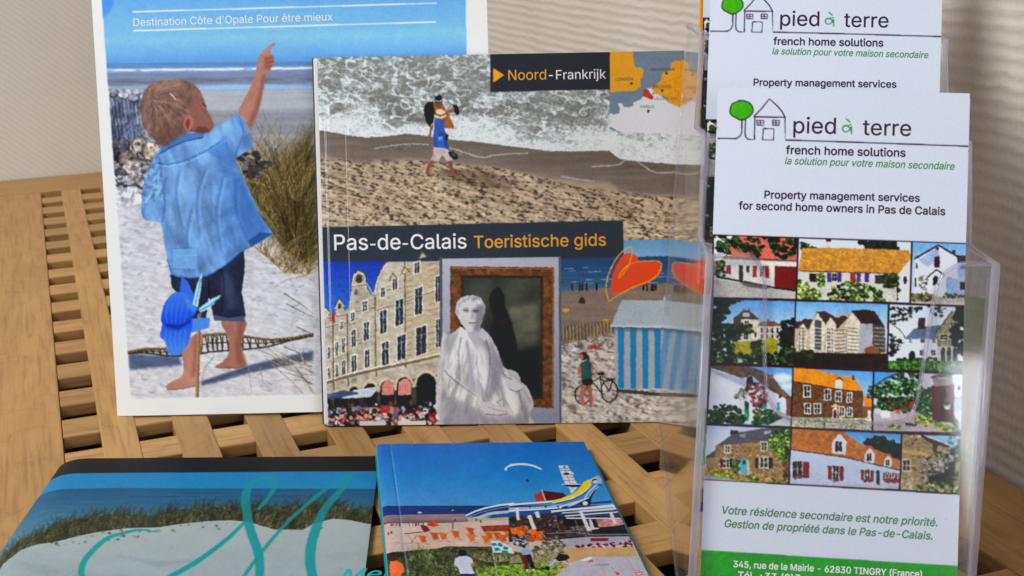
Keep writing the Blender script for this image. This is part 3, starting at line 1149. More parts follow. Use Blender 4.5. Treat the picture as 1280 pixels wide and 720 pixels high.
    for i in range(5):
        p.line([(160 + i * 17, 382 + abs(i - 2) * 5), (152 + i * 18, 424), (158 + i * 14, 456)], 4, (108, 158, 240), 0.45, soft=1)
        p.line([(156 + i * 16, 474), (150 + i * 17, 510), (166 + i * 12, 550)], 4, (120, 168, 244), 0.45, soft=1)
    p.fill([(150, 455), (200, 462), (240, 438), (238, 452), (200, 478), (158, 474)], (22, 54, 150), 0.7, soft=1)
    p.fill([(214, 360), (262, 400), (250, 424), (226, 396)], (120, 168, 244), 0.5, soft=3)
    p.fill([(276, 278), (272, 340), (262, 398), (244, 392), (256, 330)], (178, 220, 240))
    p.line([(272, 300), (262, 350), (254, 392)], 4, (60, 140, 200))
    p.fill([(346, 358), (300, 406), (264, 422), (268, 404), (310, 372)], (176, 216, 240))
    p.line([(336, 370), (300, 396), (270, 412)], 4, (64, 136, 200))
    p.ell(262, 418, 8, 8, (30, 60, 140))
    # dry stems lower right
    for q in ([(560, 356), (620, 396), (660, 428)], [(568, 392), (620, 420), (662, 440)], [(480, 520), (560, 590), (660, 680)], [(500, 580), (580, 620), (660, 640)], [(520, 600), (590, 660), (640, 716)],
              [(415, 540), (440, 610), (452, 700)], [(320, 570), (290, 610), (278, 660)], [(480, 610), (490, 660), (520, 690)], [(600, 470), (662, 500)], [(560, 540), (610, 560), (662, 600)], [(540, 590), (600, 600), (662, 580)], [(600, 610), (640, 660), (662, 700)]):
        p.line(q, 4, [(150, 138, 108), (104, 98, 84), (190, 178, 150)][len(q) % 3 if q[0][0] < 560 else 1], 0.9, wd2=1.5)
    p.blades([(560, 600), (662, 610), (662, 712)], 26, 120, -0.9, [(150, 140, 112), (96, 92, 80), (196, 186, 160)], 3, 0.8, 0.4)
    # white margins over any overrun
    p.crop()
    for q in ([(90, -140), (118, -140), (173, 498), (150, 530)], [(150, 498), (640, 491.5), (640, 530), (150, 530)], [(583.5, -150), (640, -150), (640, 520), (590, 520)]):
        p.fill(q, (216, 224, 240))
    p.line([(169, 16), (547, 9.5)], 1.3, (235, 240, 248))
    p.line([(170, 39.5), (547, 33)], 1.3, (235, 240, 248))
    p.warp([[(146, 104), (583, 104), (590, 492), (173, 497)]], 0.35, 2.6)
    p.leafy(0.4, 1.6)
    p.soften(1, 0.04)
    p.grain(0.010, 4)
    zf = lambda u, v: 0.0009 * np.sin(u / 222 * math.pi) * (v / 300) ** 2 + 0.0014
    sheet('cover', p, 1.24, M_SATIN, t, zf)
    lettering('cover_lettering', p, [('Destination Côte d\'Opale Pour être mieux', (170, 33.6), (418, 29.4), (240, 244, 250), 0.0, 0, 1.0)], t, zf)
    bm = bmesh.new()
    add_box(bm, 0.0004, 0.227, -0.2994, -0.0006, -0.0028, 0.0008)
    bevel_all(bm, 0.0004, 1)
    bm_obj('pages', bm, M_PAPER, t)


magazine()


# ------------------------------------------------------------------ square tourist guide
def guide():
    m = frame((0.1463529, 0.7049104, 0.2051754), (0.929016, -0.3700395, 0), (-0.0847498, -0.1955460, -0.9770257))
    t = empty('guide_book', m)
    tag(t, 'square glossy guide with beach and town photos, standing before the white bordered magazine', 'book')
    p = Print(210, 210.1, 2.6, [((389.95, 73.21), (0, 0)), ((853.75, 63.16), (210, 0)), ((854.48, 522.82), (210, 210.1)), ((402.0, 530.0), (0, 210.1))], (150, 135, 115))
    # ---- sea, foam and sand
    p.fill([(380, 60), (860, 55), (860, 320), (380, 320)], (172, 157, 136), grad=((188, 172, 148), 210, 290), tex=(0.08, 40, 6, 3))
    X, Y = p.X, p.Y
    shore = np.interp(X, [385, 400, 412, 430, 457, 487, 510, 530, 557, 600, 640, 683, 720, 760, 766, 773, 790, 815, 840, 860], [160, 163, 164, 168, 171.7, 170, 166.7, 169, 173, 177, 182, 187.5, 188, 187, 192, 197, 199.5, 201.5, 203.5, 205])
    sea = (Y < shore)
    warp = 14 * (fbm(X / 26, Y / 15, 3, 3) - 0.5)
    near = np.clip((Y - 75) / (shore - 75), 0, 1)
    fine = fbm(X / 2.4, Y / 1.5, 28, 3)
    patch = fbm(X / 40, Y / 17, 18, 3)
    wx, wy = X + warp, Y + 0.6 * warp
    w2 = 7 * (fbm(X / 9, Y / 5, 43, 3) - 0.5)
    t1 = np.abs(fbm((wx + w2) / 19, (wy + w2) / 9, 8, 3) - 0.5)
    t2 = np.abs(fbm((wx - w2) / 8, (wy + w2) / 4.2, 12, 3) - 0.5)
    t3 = np.abs(fbm((X + w2) / 3.6, (Y - w2) / 2.1, 15, 2) - 0.5)
    n1 = np.clip(1.25 - t1 / 0.055, 0, 1)
    n2 = np.clip(1.2 - t2 / 0.075, 0, 1) * np.clip(0.35 + 1.6 * (patch - 0.38), 0, 1)
    n3 = np.clip(1.1 - t3 / 0.09, 0, 1) * np.clip(2.2 * (patch - 0.45) + 1.2 * near ** 2, 0, 0.8)
    churn = np.clip(near * 2.2 - 1.35 + 1.6 * (patch - 0.45), 0, 0.8)
    foam = np.clip(np.maximum(np.maximum(0.9 * n1, 0.85 * n2), n3) + churn, 0, 1)
    foam *= np.clip(0.55 + 0.9 * fine, 0, 1)
    water = np.stack([118 + 26 * (fine - 0.5), 117 + 26 * (fine - 0.5), 110 + 30 * (fine - 0.5)], -1) + (np.array([18, 22, 26]) * (1 - near[..., None]))
    fc = np.array([226, 236, 242]) + 14 * (fine[..., None] - 0.5)
    img = (water * (1 - foam[..., None]) + fc * foam[..., None]) / 255
    p.img[sea] = img[sea]
    # thin white lace at the water's edge, then wet sand
    d = Y - shore
    wet = np.interp(X, [385, 440, 520, 600, 640, 700, 760, 800, 850, 860], [30, 28, 28, 26, 27, 31, 36, 38, 36, 36])
    w = (d >= 0) & (d < wet)
    wc = np.array([116, 106, 98]) + 26 * (fbm(X / 60, Y / 4, 31, 3)[..., None] - 0.5) + (14 * np.clip(d / wet, 0, 1))[..., None]
    p.img[w] = (wc / 255)[w]
    blend = np.clip((d - wet) / 7, 0, 1)
    b = (d >= wet) & (d < wet + 7)
    p.img[b] = ((wc / 255) * (1 - blend[..., None]) + p.img * blend[..., None])[b]
    lace = np.clip(1.5 - np.abs(d + 0.3) / 1.0, 0, 1)
    p.img = p.img * (1 - 0.85 * lace[..., None]) + 0.85 * lace[..., None] * np.array([222, 230, 236]) / 255
    for cv in ([(470, 186), (486, 183), (520, 180), (560, 184), (600, 196), (622, 193), (660, 191)], [(738, 207), (770, 205), (786, 196), (800, 205), (820, 215), (850, 212)], [(700, 219), (720, 223), (742, 226)]):
        p.line(spline(cv, 6), 1.5, (208, 214, 218), 0.6)
    p.dabs([(470, 180), (560, 180), (640, 195), (480, 192)], 120, 1.0, [(150, 150, 150), (96, 90, 86)], a=0.5)
    # footprints in the dry sand
    area = [(398, 200), (520, 200), (620, 208), (720, 232), (852, 246), (852, 298), (778, 298), (778, 274), (400, 284)]
    p.relief(area, 17, 5.0, 0.10, 61, 0.082, (74, 60, 48))
    p.relief(area, 40, 9, 0.08, 64)
    for n, sz, c, a in ((170, 2.6, [(74, 58, 44), (86, 70, 54)], 0.6), (110, 1.7, [(52, 42, 34)], 0.7)):
        p.dabs(area, n, sz, c, a=a, jit=0.35, asp=0.40)
    p.fill([(540, 214), (600, 210), (640, 226), (640, 240), (590, 232)], (84, 68, 54), 0.4, soft=4)
    # the two walkers
    p.crop(500, 90, 4.8)
    p.fill([(150, 210), (165, 185), (205, 178), (216, 240), (205, 300), (185, 332), (160, 300), (148, 250)], (28, 24, 26), tex=(0.4, 3, 3, 9))
    p.fill([(204, 190), (236, 170), (262, 200), (290, 238), (328, 326), (326, 342), (276, 340), (240, 300), (215, 250)], (164, 108, 58), tex=(0.2, 4, 8, 4))
    p.fill([(290, 236), (326, 216), (340, 236), (302, 250)], (150, 104, 82))
    p.fill([(320, 202), (342, 194), (360, 236), (356, 256), (340, 262), (330, 230)], (24, 22, 26))
    p.ell(236, 196, 26, 22, (128, 84, 62))
    p.fill([(210, 180), (214, 150), (236, 138), (256, 148), (262, 182), (236, 190)], (22, 22, 26))
    p.line([(212, 172), (236, 180), (262, 172)], 6, (210, 210, 214))
    p.fill([(186, 330), (204, 320), (196, 360), (190, 394), (176, 388)], (140, 98, 78))
    p.fill([(196, 420), (212, 420), (206, 470), (204, 500), (188, 500), (190, 460)], (150, 112, 90))
    p.fill([(212, 280), (240, 272), (272, 300), (276, 380), (290, 450), (292, 468), (206, 456), (204, 380)], (70, 104, 184), tex=(0.25, 4, 8, 5))
    p.fill([(222, 380), (260, 384), (270, 440), (292, 480), (300, 478), (282, 400), (262, 360)], (44, 76, 150), 0.8)
    p.line([(232, 398), (258, 388)], 5, (220, 226, 238))
    p.line([(234, 408), (260, 398)], 3, (220, 226, 238))
    p.fill([(276, 366), (294, 380), (290, 410), (278, 414)], (26, 26, 34))
    p.fill([(206, 450), (292, 460), (316, 528), (288, 536), (256, 496), (232, 536), (190, 528), (204, 490)], (196, 186, 186), tex=(0.2, 4, 6, 7))
    p.fill([(196, 526), (216, 536), (186, 572), (178, 600), (198, 606), (160, 612), (154, 600), (164, 570)], (150, 96, 76))
    p.fill([(286, 534), (312, 530), (324, 600), (360, 614), (356, 624), (312, 618)], (144, 92, 74))
    p.fill([(290, 480), (320, 476), (352, 500), (350, 520), (330, 526), (304, 506)], (38, 36, 40))
    p.ell(322, 494, 14, 8, (110, 96, 80), 0.8, 0.5)
    p.ell(248, 270, 24, 16, (140, 96, 72))
    p.fill([(210, 266), (222, 232), (248, 224), (272, 236), (284, 266), (250, 282), (222, 278)], (228, 208, 170))
    p.line([(216, 254), (246, 264), (278, 252)], 8, (50, 40, 36))
    # ---- title bars
    p.crop()
    p.fill([(380, 284.2), (777, 273.5), (777.5, 319.6), (380, 329.5)], (58, 66, 77), tex=(0.06, 60, 20, 3))
    p.fill([(613, 60), (761.5, 58), (761.8, 111.8), (613.4, 115.6)], (50, 52, 59))
    p.fill([(617, 86), (630.5, 94.5), (617, 104)], (246, 166, 24))
    # ---- route map
    p.crop(740, 60, 6.54)
    p.fill([(140, 20), (800, 10), (800, 690), (220, 690), (138, 660)], (126, 142, 158))
    och = (224, 166, 48)
    p.fill([(140, 30), (326, 30), (330, 90), (338, 150), (352, 165), (396, 165), (411, 180), (406, 225), (384, 262), (390, 312), (352, 345), (330, 356), (240, 352), (140, 364)], och)
    p.fill([(470, 350), (478, 318), (520, 300), (552, 262), (556, 226), (572, 200), (612, 196), (630, 150), (640, 122), (664, 106), (706, 108), (760, 90), (800, 90), (800, 500), (700, 486), (640, 456), (600, 430), (580, 392), (520, 380)], och)
    p.line([(712, 108), (716, 170), (712, 236), (668, 246), (672, 300), (660, 345), (696, 360), (700, 486)], 2.5, (150, 112, 30))
    p.line([(668, 246), (620, 270), (560, 290)], 2, (150, 112, 30))
    p.line([(600, 430), (640, 400), (650, 456)], 2, (150, 112, 30))
    p.fill([(138, 530), (170, 542), (212, 534), (218, 505), (206, 452), (240, 448), (246, 480), (300, 484), (322, 474), (330, 448), (400, 408), (440, 330), (470, 326), (500, 370), (560, 392), (600, 436), (650, 462), (720, 490), (800, 500), (800, 692), (240, 692), (190, 670), (138, 640)], (217, 220, 228))
    p.fill([(408, 342), (428, 332), (444, 338), (468, 372), (492, 392), (486, 424), (450, 410), (406, 396)], (190, 68, 16))
    for q in ((596, 208), (560, 347), (446, 515), (313, 290)):
        p.ell(q[0], q[1], 11, 11, (60, 60, 62))
    p.ell(491, 371, 6, 6, (60, 60, 62))
    # ---- arcaded town square
    p.crop(390, 270, 2.667)
    p.fill([(-20, 150), (428, 146), (430, 700), (-20, 700)], (16, 72, 176), grad=((70, 128, 212), 150, 340))
    fac = [(10, 345), (34, 312), (48, 302), (60, 318), (64, 336), (78, 350), (84, 296), (95, 274), (106, 290), (112, 314), (124, 304), (138, 222), (142, 192), (158, 180), (174, 186), (180, 226), (200, 262), (214, 240), (222, 198), (240, 162), (252, 150), (430, 146), (430, 640), (10, 660)]
    p.fill(fac, (188, 180, 164), tex=(0.16, 7, 9, 12))
    p.dabs(fac, 260, 6, [(150, 136, 112), (214, 202, 178), (128, 114, 94)], a=0.35, jit=0.2, asp=0.5)
    p.fill([(215, 250), (240, 165), (252, 150), (310, 150), (310, 500), (212, 520)], (208, 200, 184), 0.6)
    p.fill([(310, 150), (430, 148), (430, 470), (310, 495)], (200, 184, 156), 0.7)
    p.fill([(60, 322), (82, 318), (80, 352), (64, 346)], (150, 70, 50))
    for q in ([(34, 312), (48, 300), (62, 316)], [(80, 300), (95, 272), (110, 292)], [(136, 224), (144, 190), (158, 178), (176, 186), (182, 228)], [(212, 246), (224, 196), (242, 160), (254, 148)]):
        p.line(q, 7, (92, 84, 76))
        p.line([(x, y + 5) for x, y in q], 4, (232, 226, 212))
    p.ell(160, 206, 11, 15, (70, 66, 64))
    p.ell(95, 296, 6, 9, (80, 76, 72))
    p.ell(150, 250, 7, 10, (120, 108, 92))
    for q in ([(140, 232), (186, 224), (206, 262)], [(84, 330), (112, 326)], [(212, 262), (240, 244), (300, 236)], [(130, 318), (212, 300)], [(212, 310), (310, 282), (428, 238)], [(30, 448), (120, 420), (212, 392)], [(30, 372), (118, 350)]):
        p.line(q, 4, (138, 122, 100), 0.8)
        p.line([(x, y - 4) for x, y in q], 3, (238, 230, 210), 0.8)
    for x, y0, y1 in ((311, 150, 500), (213, 262, 530), (121, 320, 560), (73, 350, 580), (46, 340, 590)):
        p.line([(x, y0), (x + 2, y1)], 4, (96, 88, 84), 0.9)
    wins = [(345, 235, 368, 322), (280, 275, 306, 358), (229, 310, 250, 385), (176, 350, 192, 408), (135, 376, 148, 430), (103, 402, 112, 450), (81, 416, 90, 460),
            (348, 364, 381, 455), (286, 392, 313, 472), (235, 415, 257, 490), (179, 440, 194, 498), (135, 460, 150, 512), (103, 477, 114, 526), (81, 488, 90, 530),
            (344, 152, 360, 186), (271, 204, 286, 242), (232, 236, 245, 266), (172, 280, 186, 312), (133, 318, 144, 346), (98, 348, 107, 372),
            (56, 432, 64, 470), (36, 440, 43, 476), (56, 500, 64, 536), (36, 506, 43, 540), (412, 196, 428, 280), (414, 340, 428, 430)]
    for x0, y0, x1, y1 in wins:
        s_ = (x1 - x0) * 0.18
        p.fill([(x0 - 4, y0 - 4 + s_), (x1 + 4, y0 - 6 - s_), (x1 + 4, y1 + 2 - s_), (x0 - 4, y1 + 5 + s_)], (236, 230, 216), 0.9)
        p.fill([(x0, y0 + s_), (x1, y0 - s_), (x1, y1 - s_), (x0, y1 + s_)], (52, 60, 76), tex=(0.5, 3, 4, int(x0)))
        p.line([((x0 + x1) / 2, y0), ((x0 + x1) / 2, y1)], 2, (214, 212, 208))
        p.line([(x0, (y0 * 2 + y1) / 3), (x1, (y0 * 2 + y1) / 3 - s_)], 1.6, (204, 204, 200))
    for q in ((258, 200), (298, 178), (356, 128)):
        p.fill([(q[0] - 2, q[1] + 14), (q[0] + 12, q[1] - 18), (q[0] + 32, q[1] + 4)], (120, 106, 88), 0.8)
        p.fill([(q[0] + 4, q[1] + 10), (q[0] + 13, q[1] - 8), (q[0] + 26, q[1] + 4)], (224, 214, 192), 0.8)
    for i in range(16):
        p.line([(316, 176 + i * 19), (334, 171 + i * 19)], 3, (120, 102, 78), 0.55)
        p.line([(390, 158 + i * 19), (420, 150 + i * 19)], 3, (120, 102, 78), 0.45)
    p.line([(20, 560), (120, 528), (212, 506), (310, 486), (430, 458)], 9, (122, 106, 86), 0.9)
    p.line([(20, 553), (120, 521), (212, 499), (310, 479), (430, 451)], 5, (240, 230, 210), 0.9)
    # arcade
    p.fill([(10, 600), (212, 556), (430, 520), (430, 660), (10, 670)], (74, 70, 68), tex=(0.4, 8, 8, 16))
    for cx, cy, rx, hh in ((381, 560, 33, 100), (308, 564, 25, 70), (252, 572, 23, 62), (196, 580, 22, 56), (142, 584, 17, 50), (110, 590, 12, 40), (86, 594, 10, 36), (60, 598, 9, 34), (38, 602, 8, 34)):
        arch = [(cx - rx, cy + hh)] + [(cx - rx * math.cos(a), cy - rx * 1.35 * math.sin(a)) for a in np.linspace(0, math.pi, 12)] + [(cx + rx, cy + hh)]
        p.line([(cx - (rx + 5) * math.cos(a), cy - (rx * 1.35 + 6) * math.sin(a)) for a in np.linspace(0, math.pi, 12)], 8, (206, 194, 168))
        p.fill(arch, (30, 28, 32))
    p.fill([(288, 590), (290, 548), (304, 534), (320, 536), (331, 552), (331, 588)], (222, 156, 146))
    p.fill([(234, 590), (236, 556), (250, 540), (266, 546), (274, 560), (274, 588)], (216, 150, 142))
    for i in range(5):
        p.line([(296 + i * 8, 545), (296 + i * 8, 588)], 2, (180, 100, 96), 0.6)
        p.line([(240 + i * 8, 552), (240 + i * 8, 588)], 2, (180, 100, 96), 0.6)
    p.fill([(100, 602), (112, 584), (150, 572), (216, 562), (218, 574), (196, 596)], (206, 212, 220))
    p.fill([(30, 602), (60, 586), (108, 574), (162, 582), (150, 588), (70, 604)], (74, 92, 130))
    p.fill([(10, 588), (60, 584), (90, 590), (20, 606)], (98, 116, 150))
    p.rect(10, 622, 430, 700, (46, 42, 46), tex=(0.5, 6, 6, 19))
    p.dabs([(10, 634), (428, 596), (428, 650), (10, 664)], 70, 5.5, [(26, 24, 28), (30, 40, 64), (130, 86, 70), (186, 190, 200), (90, 60, 54)], a=0.95, asp=1.3)
    p.dabs([(10, 640), (428, 628), (428, 690), (10, 694)], 230, 8.0, [(216, 220, 230), (30, 30, 36), (150, 50, 50), (190, 70, 60), (120, 140, 180), (210, 160, 140), (60, 50, 50), (90, 110, 150), (200, 200, 210), (70, 40, 40)], a=0.95, asp=0.9)
    p.dabs([(10, 636), (428, 626), (428, 680), (10, 684)], 80, 4.5, [(206, 160, 138), (190, 140, 118), (90, 60, 46)], a=0.95, asp=1.0)
    p.rect(160, 676, 236, 692, (210, 206, 200))
    p.rect(286, 674, 380, 690, (214, 210, 206))
    p.line([(12, 180), (16, 690)], 6, (150, 178, 230), 0.25, soft=2)
    p.crop()
    p.fill([(549.6, 320), (553.6, 320), (553.6, 532), (550.6, 532)], (96, 98, 106))
    # ---- marble figure before a dark painting
    p.crop(540, 300, 3)
    p.fill([(40, 66), (476, 58), (474, 700), (38, 700)], (184, 186, 198), grad=((150, 154, 172), 100, 640))
    p.fill([(68, 94), (455, 96), (451, 620), (300, 612), (68, 600)], (116, 78, 36), tex=(0.5, 4, 4, 21))
    p.line([(72, 100), (452, 102), (447, 614)], 5, (176, 128, 66), 0.8)
    p.fill([(108, 126), (414, 128), (412, 586), (110, 586)], (66, 44, 22), tex=(0.3, 5, 5, 22))
    p.fill([(120, 138), (403, 138), (402, 574), (122, 574)], (74, 78, 66), grad=((26, 25, 22), 240, 520), tex=(0.3, 26, 20, 23))
    p.fill([(280, 240), (400, 220), (400, 380), (320, 400), (280, 340)], (120, 118, 100), 0.7, soft=10, tex=(0.4, 24, 14, 24))
    p.fill([(140, 160), (220, 150), (210, 230), (150, 260)], (94, 100, 88), 0.5, soft=9)
    p.fill([(330, 410), (402, 398), (402, 574), (300, 574)], (24, 22, 20), 0.85, soft=6)
    # an upright dark cypress shape fills the middle of the painting
    p.fill(spline([(246, 172), (268, 200), (272, 240), (292, 290), (306, 340), (318, 410), (322, 500), (220, 500), (216, 400), (220, 330), (228, 280), (214, 230), (222, 190)], 5, True), (22, 19, 19), 0.95, soft=2)
    p.fill([(232, 296), (262, 290), (284, 300), (262, 308)], (96, 70, 54), 0.5, soft=3)
    st = (204, 201, 201)
    robe = spline([(104, 318), (86, 336), (60, 350), (36, 366), (36, 690), (352, 690), (362, 640), (376, 606), (366, 570), (352, 540), (332, 522), (322, 496), (302, 480), (270, 472), (256, 440), (242, 402), (220, 358), (184, 326), (150, 340), (126, 330)], 4, True)
    p.fill(robe, st, tex=(0.10, 18, 26, 31))
    p.folds([(36, 340), (130, 330), (170, 420), (170, 690), (36, 690)], 0.25, 6.0, 34, 0.12, 91)
    p.folds([(130, 330), (190, 330), (280, 470), (330, 530), (376, 606), (350, 690), (170, 690), (170, 420)], -0.35, 6.5, 34, 0.13, 94)
    p.fill([(36, 560), (120, 600), (200, 650), (340, 650), (350, 690), (36, 690)], (140, 139, 152), 0.5, soft=8)
    p.fill([(200, 360), (256, 440), (270, 470), (240, 560), (200, 600), (214, 480)], (128, 127, 140), 0.5, soft=7)
    p.fill([(300, 500), (340, 540), (372, 600), (350, 690), (300, 690), (330, 600)], (120, 119, 132), 0.45, soft=7)
    for q, wd in (([(128, 360), (140, 440), (158, 560)], 6), ([(110, 350), (98, 430), (106, 520)], 5), ([(196, 350), (216, 440), (200, 580)], 6), ([(44, 480), (100, 530), (170, 580)], 6), ([(260, 490), (310, 530), (334, 600)], 6), ([(240, 600), (270, 590), (300, 640)], 5)):
        p.line(spline(q, 5), wd, (104, 104, 118), 0.7, wd2=wd * 0.3, soft=1)
        p.line([(x + 7, y) for x, y in spline(q, 5)], wd * 0.7, (238, 238, 242), 0.6, wd2=1, soft=1)
    p.fill(spline([(178, 612), (200, 596), (240, 608), (284, 626), (276, 640), (240, 646), (200, 644)], 4, True), (206, 200, 204))
    p.line([(206, 618), (246, 628), (280, 634)], 3, (140, 136, 144), 0.8)
    p.line([(200, 642), (246, 648), (280, 640)], 4, (120, 118, 128), 0.8)
    p.fill(spline([(272, 524), (296, 516), (330, 530), (336, 548), (310, 556), (284, 548)], 4, True), (208, 204, 208))
    p.line([(282, 548), (310, 558), (336, 550)], 4, (124, 122, 132), 0.8)
    p.fill([(36, 560), (120, 600), (200, 650), (340, 650), (350, 690), (36, 690)], (150, 149, 160), 0.55, soft=8)
    p.fill([(200, 360), (256, 440), (270, 470), (240, 560), (200, 600), (214, 480)], (140, 139, 151), 0.5, soft=7)
    p.fill([(130, 330), (178, 318), (182, 350), (160, 378), (140, 360)], (184, 182, 190))
    p.fill([(104, 318), (132, 336), (140, 364), (120, 372), (98, 340)], (222, 222, 226))
    p.fill([(186, 322), (210, 344), (196, 374), (172, 352)], (196, 194, 202))
    p.fill([(122, 376), (138, 372), (166, 560), (142, 570)], (176, 174, 184), 0.7, soft=3)
    head = spline([(90, 262), (92, 232), (108, 212), (130, 203), (156, 203), (182, 212), (196, 236), (198, 256), (190, 282), (184, 306), (172, 328), (152, 338), (130, 332), (112, 310), (100, 288)], 5, True)
    p.fill(head, (214, 211, 210))
    p.fill([(168, 236), (200, 236), (192, 290), (174, 332), (154, 338), (160, 296)], (128, 125, 134), 0.8, soft=4)
    p.fill([(94, 232), (116, 205), (170, 203), (196, 236), (186, 238), (172, 222), (140, 216), (112, 226), (100, 250)], (176, 174, 184), 0.95, soft=1)
    p.folds([(94, 232), (116, 205), (170, 203), (196, 236), (140, 222)], 0.5, 2, 5, 0.16, 97)
    p.ell(128, 258, 12, 6, (120, 118, 128), 0.85, soft=1)
    p.ell(163, 259, 12, 6, (98, 96, 108), 0.85, soft=1)
    p.line([(118, 249), (128, 247), (138, 250)], 3, (150, 148, 158), 0.8)
    p.line([(154, 250), (164, 248), (175, 252)], 3, (130, 128, 140), 0.8)
    p.fill([(146, 252), (153, 256), (158, 286), (148, 291), (142, 288)], (150, 148, 160), 0.6, soft=2)
    p.fill([(140, 252), (147, 252), (147, 284), (142, 286)], (226, 224, 228), 0.7, soft=1)
    p.line([(136, 304), (150, 302), (163, 305)], 3.4, (96, 92, 102), 0.9)
    p.fill([(138, 307), (160, 308), (150, 315)], (160, 158, 168), 0.6, soft=1)
    p.line([(112, 280), (124, 300), (132, 320)], 3, (184, 182, 192), 0.7, soft=1)
    p.ell(94, 266, 6, 14, (186, 184, 192))
    p.crop()
    p.fill([(697, 319), (700.6, 319), (700.6, 532), (697.6, 532)], (104, 106, 114))
    # ---- striped beach hut
    p.crop(690, 280, 2.77)
    p.fill([(28, 118), (242, 108), (242, 50), (520, 46), (520, 110), (28, 124)], (112, 160, 200), grad=((140, 178, 206), 50, 105))
    p.fill([(28, 115), (520, 100), (520, 250), (28, 250)], (40, 84, 128), grad=((70, 110, 142), 110, 215), tex=(0.18, 26, 2.2, 41))
    for i in range(26):
        x, y = 30 + 470 * p.rg.random(), 135 + 75 * p.rg.random()
        p.line([(x, y), (x + 14 + 30 * p.rg.random(), y - 1)], 2.4, (186, 206, 220), 0.7)
    p.fill([(28, 226), (180, 214), (520, 186), (520, 360), (28, 380)], (142, 128, 116), tex=(0.10, 20, 4, 43))
    p.dabs([(30, 232), (520, 200), (520, 250), (30, 300)], 60, 4, [(112, 100, 90), (168, 154, 140)], a=0.5, asp=0.3)
    for x in (66, 92, 101, 116, 148, 150, 310, 322, 338, 344, 352):
        y = 205 - (x - 60) * 0.02 if x < 200 else 204
        p.rect(x - 3, y, x + 3, y + 20, (34, 30, 34))
        p.ell(x, y - 2, 3, 4, (60, 44, 38))
    p.fill([(84, 268), (96, 244), (108, 252), (110, 268)], (70, 50, 44))
    p.ell(44, 292, 12, 7, (214, 168, 44))
    p.ell(182, 328, 12, 8, (190, 160, 60))
    p.fill([(28, 392), (200, 330), (200, 372), (28, 410)], (150, 132, 108), tex=(0.3, 4, 12, 44))
    for i in range(46):
        x = 30 + i * 3.9
        y = 345 - (x - 30) * 0.12
        p.line([(x, y), (x + 2, y + 56 - (x - 30) * 0.09)], 2.6, [(104, 90, 74), (176, 158, 132), (80, 70, 60)][i % 3], 0.8)
    p.fill([(28, 410), (200, 372), (230, 380), (520, 540), (520, 700), (28, 700)], (192, 186, 178), tex=(0.12, 16, 8, 45))
    p.relief([(28, 400), (200, 372), (220, 560), (520, 570), (520, 700), (28, 700)], 20, 8, 0.13, 71, 0.095, (122, 116, 112))
    p.dabs([(28, 412), (216, 376), (218, 560), (480, 590), (480, 676), (28, 680)], 50, 6, [(136, 130, 126), (122, 116, 112), (216, 212, 204)], a=0.6, jit=0.4, asp=0.4)
    p.dabs([(28, 400), (200, 372), (210, 420), (40, 430)], 60, 5, [(110, 108, 110), (150, 146, 142), (90, 84, 80)], a=0.6)
    p.fill([(62, 432), (72, 416), (82, 432)], (226, 230, 236))
    p.fill([(126, 412), (150, 408), (156, 420), (130, 426)], (190, 60, 50))
    p.fill([(376, 255), (384, 236), (404, 234), (400, 258)], (206, 216, 222))
    # hut
    p.fill([(212, 346), (520, 346), (520, 566), (500, 562), (214, 556)], (170, 178, 184))
    for i in range(8):
        x = 222 + i * 41.5
        p.fill([(x, 348), (x + 21, 348), (x + 19, 560), (x + 1, 558)], (18, 138, 186))
        p.line([(x + 22, 350), (x + 20, 560)], 2, (120, 140, 150), 0.7)
    p.fill([(212, 346), (520, 346), (520, 362), (214, 362)], (90, 110, 124), 0.6, soft=2)
    p.fill([(197, 346), (236, 256), (520, 258), (522, 346)], (178, 190, 198))
    for i in range(34):
        x = 240 + i * 9
        p.line([(x, 258), (x - 36 + i * 0.8, 340)], 1.6, (150, 164, 174), 0.8)
    p.line([(196, 344), (360, 346), (522, 346)], 8, (196, 206, 212))
    p.line([(198, 350), (360, 352), (522, 352)], 3, (70, 84, 96), 0.8)
    p.fill([(216, 560), (300, 566), (372, 574), (360, 584), (290, 578), (216, 572)], (60, 62, 70), 0.9)
    p.dabs([(216, 574), (480, 590), (480, 640), (216, 620)], 40, 9, [(128, 122, 118), (216, 212, 206)], a=0.7, asp=0.35)
    # girl and bicycle
    for cx, cy, rx, ry in ((101, 581, 26, 33), (192, 568, 28, 37)):
        ring = [(cx + rx * math.cos(a), cy + ry * math.sin(a)) for a in np.linspace(0, 2 * math.pi, 30)]
        for i in range(8):
            a = i * math.pi / 8
            p.line([(cx + rx * math.cos(a), cy + ry * math.sin(a)), (cx - rx * math.cos(a), cy - ry * math.sin(a))], 0.9, (110, 110, 112), 0.6)
        p.line(ring, 4.5, (30, 30, 36))
    for q in ([(101, 581), (130, 530), (168, 580), (192, 568), (160, 520), (132, 538)], [(168, 580), (160, 516)], [(150, 508), (176, 512)], [(126, 520), (140, 510), (120, 512)], [(178, 526), (212, 528)], [(192, 568), (206, 530)]):
        p.line(q, 4, (34, 34, 42))
    p.fill([(150, 506), (172, 502), (176, 512), (152, 514)], (26, 24, 30))
    p.fill([(98, 526), (133, 522), (136, 545), (116, 552), (98, 546)], (40, 42, 50))
    p.fill([(98, 546), (114, 550), (104, 586), (110, 618), (98, 620), (90, 580)], (190, 122, 98))
    p.fill([(116, 550), (132, 546), (134, 586), (134, 624), (124, 624), (122, 586)], (176, 110, 88))
    p.fill([(94, 470), (122, 462), (136, 480), (134, 524), (98, 528), (92, 500)], (58, 96, 92), tex=(0.2, 6, 6, 47))
    p.fill([(94, 472), (84, 490), (84, 508), (98, 514), (96, 500)], (188, 124, 100))
    p.fill([(134, 476), (144, 490), (132, 504), (130, 492)], (180, 116, 92))
